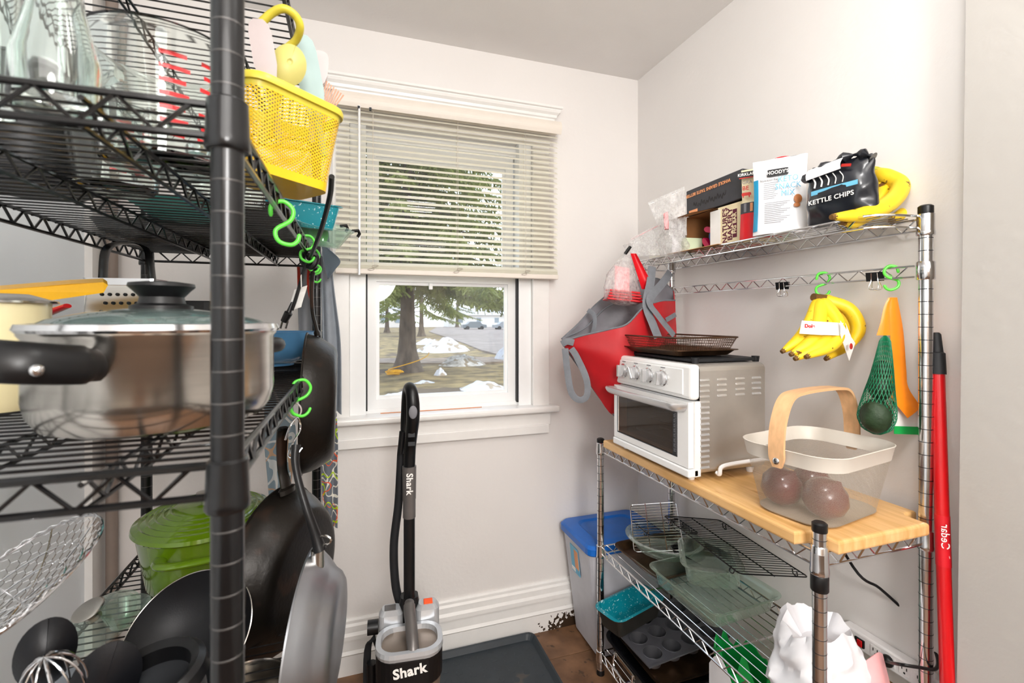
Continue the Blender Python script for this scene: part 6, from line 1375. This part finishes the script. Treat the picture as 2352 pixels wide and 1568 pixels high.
# ---------------------------------------------------------------- boot tray
t = thing('boot_tray', 'dark grey rubber boot tray lying on the floor against the back wall', 'tray', (.375, 1.665, 0)); M = TR((.375, 1.665, .001))
MB().rr([(.64, .31, .02, 0), (.67, .335, .03, .022), (.665, .33, .03, .026), (.655, .32, .028, .022), (.63, .30, .02, .004)], M, n=4).build('body', 'matt', t)
d0 = None
for i in range(13):
    for j in range(6):
        x, y = -.285+.0475*i, -.125+.05*j+(.012 if i % 2 else -.012)
        if d0 is None: d0 = MB().lathe([(.014, .0), (.013, .0016), (.0001, .0018)], 8, None).build('tread_stud', 'matt', t, world=False); o = d0
        else: o = d0.copy(); C.objects.link(o); o.parent = t
        o.location = (x, y, .0042)
# ---------------------------------------------------------------- vacuum
VX, VY = .149, 1.335; VR = 0
t = thing('vacuum_cleaner', 'upright vacuum cleaner with clear grey canister standing by the window wall', 'vacuum cleaner', (VX, VY, 0))
M = TR((VX, VY, 0), math.radians(-6))
q = lambda x, y, z: M @ Vector((x, y, z))
MB().rr([(.25, .20, .04, .02, 0, -.03), (.27, .22, .05, .05, 0, -.03), (.24, .17, .05, .085, 0, -.02), (.16, .10, .04, .10, 0, .0)], M, n=5).build('floor_head', 'vacg', t)
for x in (-.10, .10): MB().lathe([(.001, -.012), (.030, -.012), (.034, 0), (.030, .012), (.001, .012)], 20, M @ axisM((x, .075, .035), (1, 0, 0))).build('wheel', 'blackr', t)
MB().rr([(.13, .10, .045, .10, 0, .01), (.15, .115, .05, .22, 0, .0), (.168, .122, .05, .33, 0, -.01), (.172, .124, .05, .43, 0, -.01)], M, n=6, cap1=True, smooth=True).build('dust_canister', 'vacb', t)
# dark label band with lettering
MB().rr([(.174, .126, .052, .350, 0, -.01), (.177, .129, .053, .354, 0, -.01), (.178, .130, .053, .420, 0, -.01), (.176, .128, .052, .424, 0, -.01)], M, n=6).build('label_band', 'blackp', t)
text('Shark', .036, 'inkw', t, M @ frame((0, -.0758, .396), (1, 0, .10), (0, 0, 1)), 'brand_text', bold=.0012)
# silver frame on the top with recess
MB().rr([(.176, .128, .05, .422, 0, -.01), (.182, .134, .052, .432, 0, -.01), (.178, .130, .05, .443, 0, -.01), (.152, .104, .04, .443, 0, -.01), (.146, .098, .04, .425, 0, -.01)], M, n=6, cap0=False, cap1=False).build('top_frame', 'vacs', t)
MB().rr([(.150, .102, .04, .40, 0, -.01), (.150, .102, .04, .428, 0, -.01)], M, n=6).build('recess', 'vacg', t)
MB().tube(spline([(0.0, .055, .500), (.0, .035, .495), (.004, .0, .475), (.008, -.045, .445), (.010, -.060, .420)], 6), [.014]*4+[.0165]*21, 14, M=M).build('carry_handle', 'vacg', t)
MB().rr([(.07, .05, .015, .38, -.052, .080), (.068, .045, .015, .465, -.052, .080), (.05, .035, .012, .480, -.052, .078)], M).build('left_shoulder', 'vacs', t)
sh = MB().rr([(.07, .05, .015, .38, .052, .080), (.068, .045, .015, .470, .052, .080), (.05, .035, .012, .485, .052, .078)], M).build('right_shoulder', 'vacs', t)
MB().box(-.013, .013, -.010, .010, 0, .006, M @ TR((.054, .074, .484), 0, .15), bev=.002).build('power_button', 'lcd', sh)
MB().box(-.016, .016, -.012, .012, 0, .004, M @ TR((-.054, .074, .479), 0, .15), bev=.002).build('release_button', 'vacg', t)
MB().rr([(.07, .05, .015, .1, 0, .095), (.07, .05, .015, .45, 0, .095), (.05, .04, .012, .50, 0, .095)], M).build('spine', 'blackp', t)
tube_top = 1.0
MB().tube([q(0, .085, .48), q(.0, .085, .74)], .0165, 18).build('lower_wand', 'blackp', t)
MB().tube([q(0, .085, .735), q(.0, .085, .79)], .0185, 18).build('wand_collar', 'vacg', t)
uc = MB().tube([q(0, .085, .79), q(.0, .084, .882), q(.0, .084, .886)], [.0195, .0205, .0205], 18).build('upper_collar', 'vacg', t)
text('Shark', .026, 'inkw', uc, frame(q(0, .0625, .84), (0, 0, -1), (M.to_3x3() @ Vector((1, 0, 0)))), 'brand_text', bold=.0006)
P = [q(0, .085, .885), q(.002, .082, .94), q(.006, .066, .985), q(.010, .05, 1.03), q(.010, .045, 1.075), q(.006, .055, 1.110), q(.0, .080, 1.118), q(-.006, .105, 1.10), q(-.010, .118, 1.05), q(-.012, .120, .99), q(-.010, .11, .95)]
rsn = [.017, .0175, .018, .019, .019, .0175, .016, .015, .014, .014, .013]
S2 = spline(P, 6); rr_s = [rsn[min(int(k/6), 10)]*(1-(k/6) % 1)+rsn[min(int(k/6)+1, 10)]*((k/6) % 1) for k in range(len(S2))]
hn = MB().tube(S2, rr_s, 16).build('hand_grip', 'blackp', t)
MB().ell((0, 0, 0), (.012, .004, .019), M @ TR((.010, .0265, 1.055))).build('grip_badge', 'grink', hn)
for k in range(2): MB().box(-.010, .010, -.004, .004, -.006, .006, M @ TR((.006, .048-.004*k, .985-.024*k), 0, -.2), bev=.001).build('grip_button', 'blackr', hn)
# cord hook, hose down the back-left
MB().tube(spline([q(-.012, .118, .97), q(-.022, .12, .93), q(-.026, .12, .86), q(-.032, .12, .76), q(-.045, .12, .64), q(-.04, .12, .52), q(-.02, .12, .44)], 8), .0125, 12).build('hose', 'blackr', t)
MB().tube([q(-.018, .10, .985), q(-.026, .10, .92)], [.011, .009], 10).build('cord_hook', 'blackp', t)
for k in range(5): MB().tube(spline([q(-.10, .085-.004*k, .40), q(-.112-.003*k, .085, .36), q(-.112-.003*k, .085, .20), q(-.10, .085, .12), q(-.09, .085, .2), q(-.092, .085, .36)], 5), .0042, 8, closed=True).build('cord_loop', 'blackr', t)
MB().tube([q(-.118, .085, .425), q(-.088, .085, .425)], .020, 16).build('cord_hook', 'blackp', t)
MB().tube([q(-.105, .06, .34), q(-.105, .06, .18)], [.014, .010], 10).build('cord_clip', 'blackp', t)
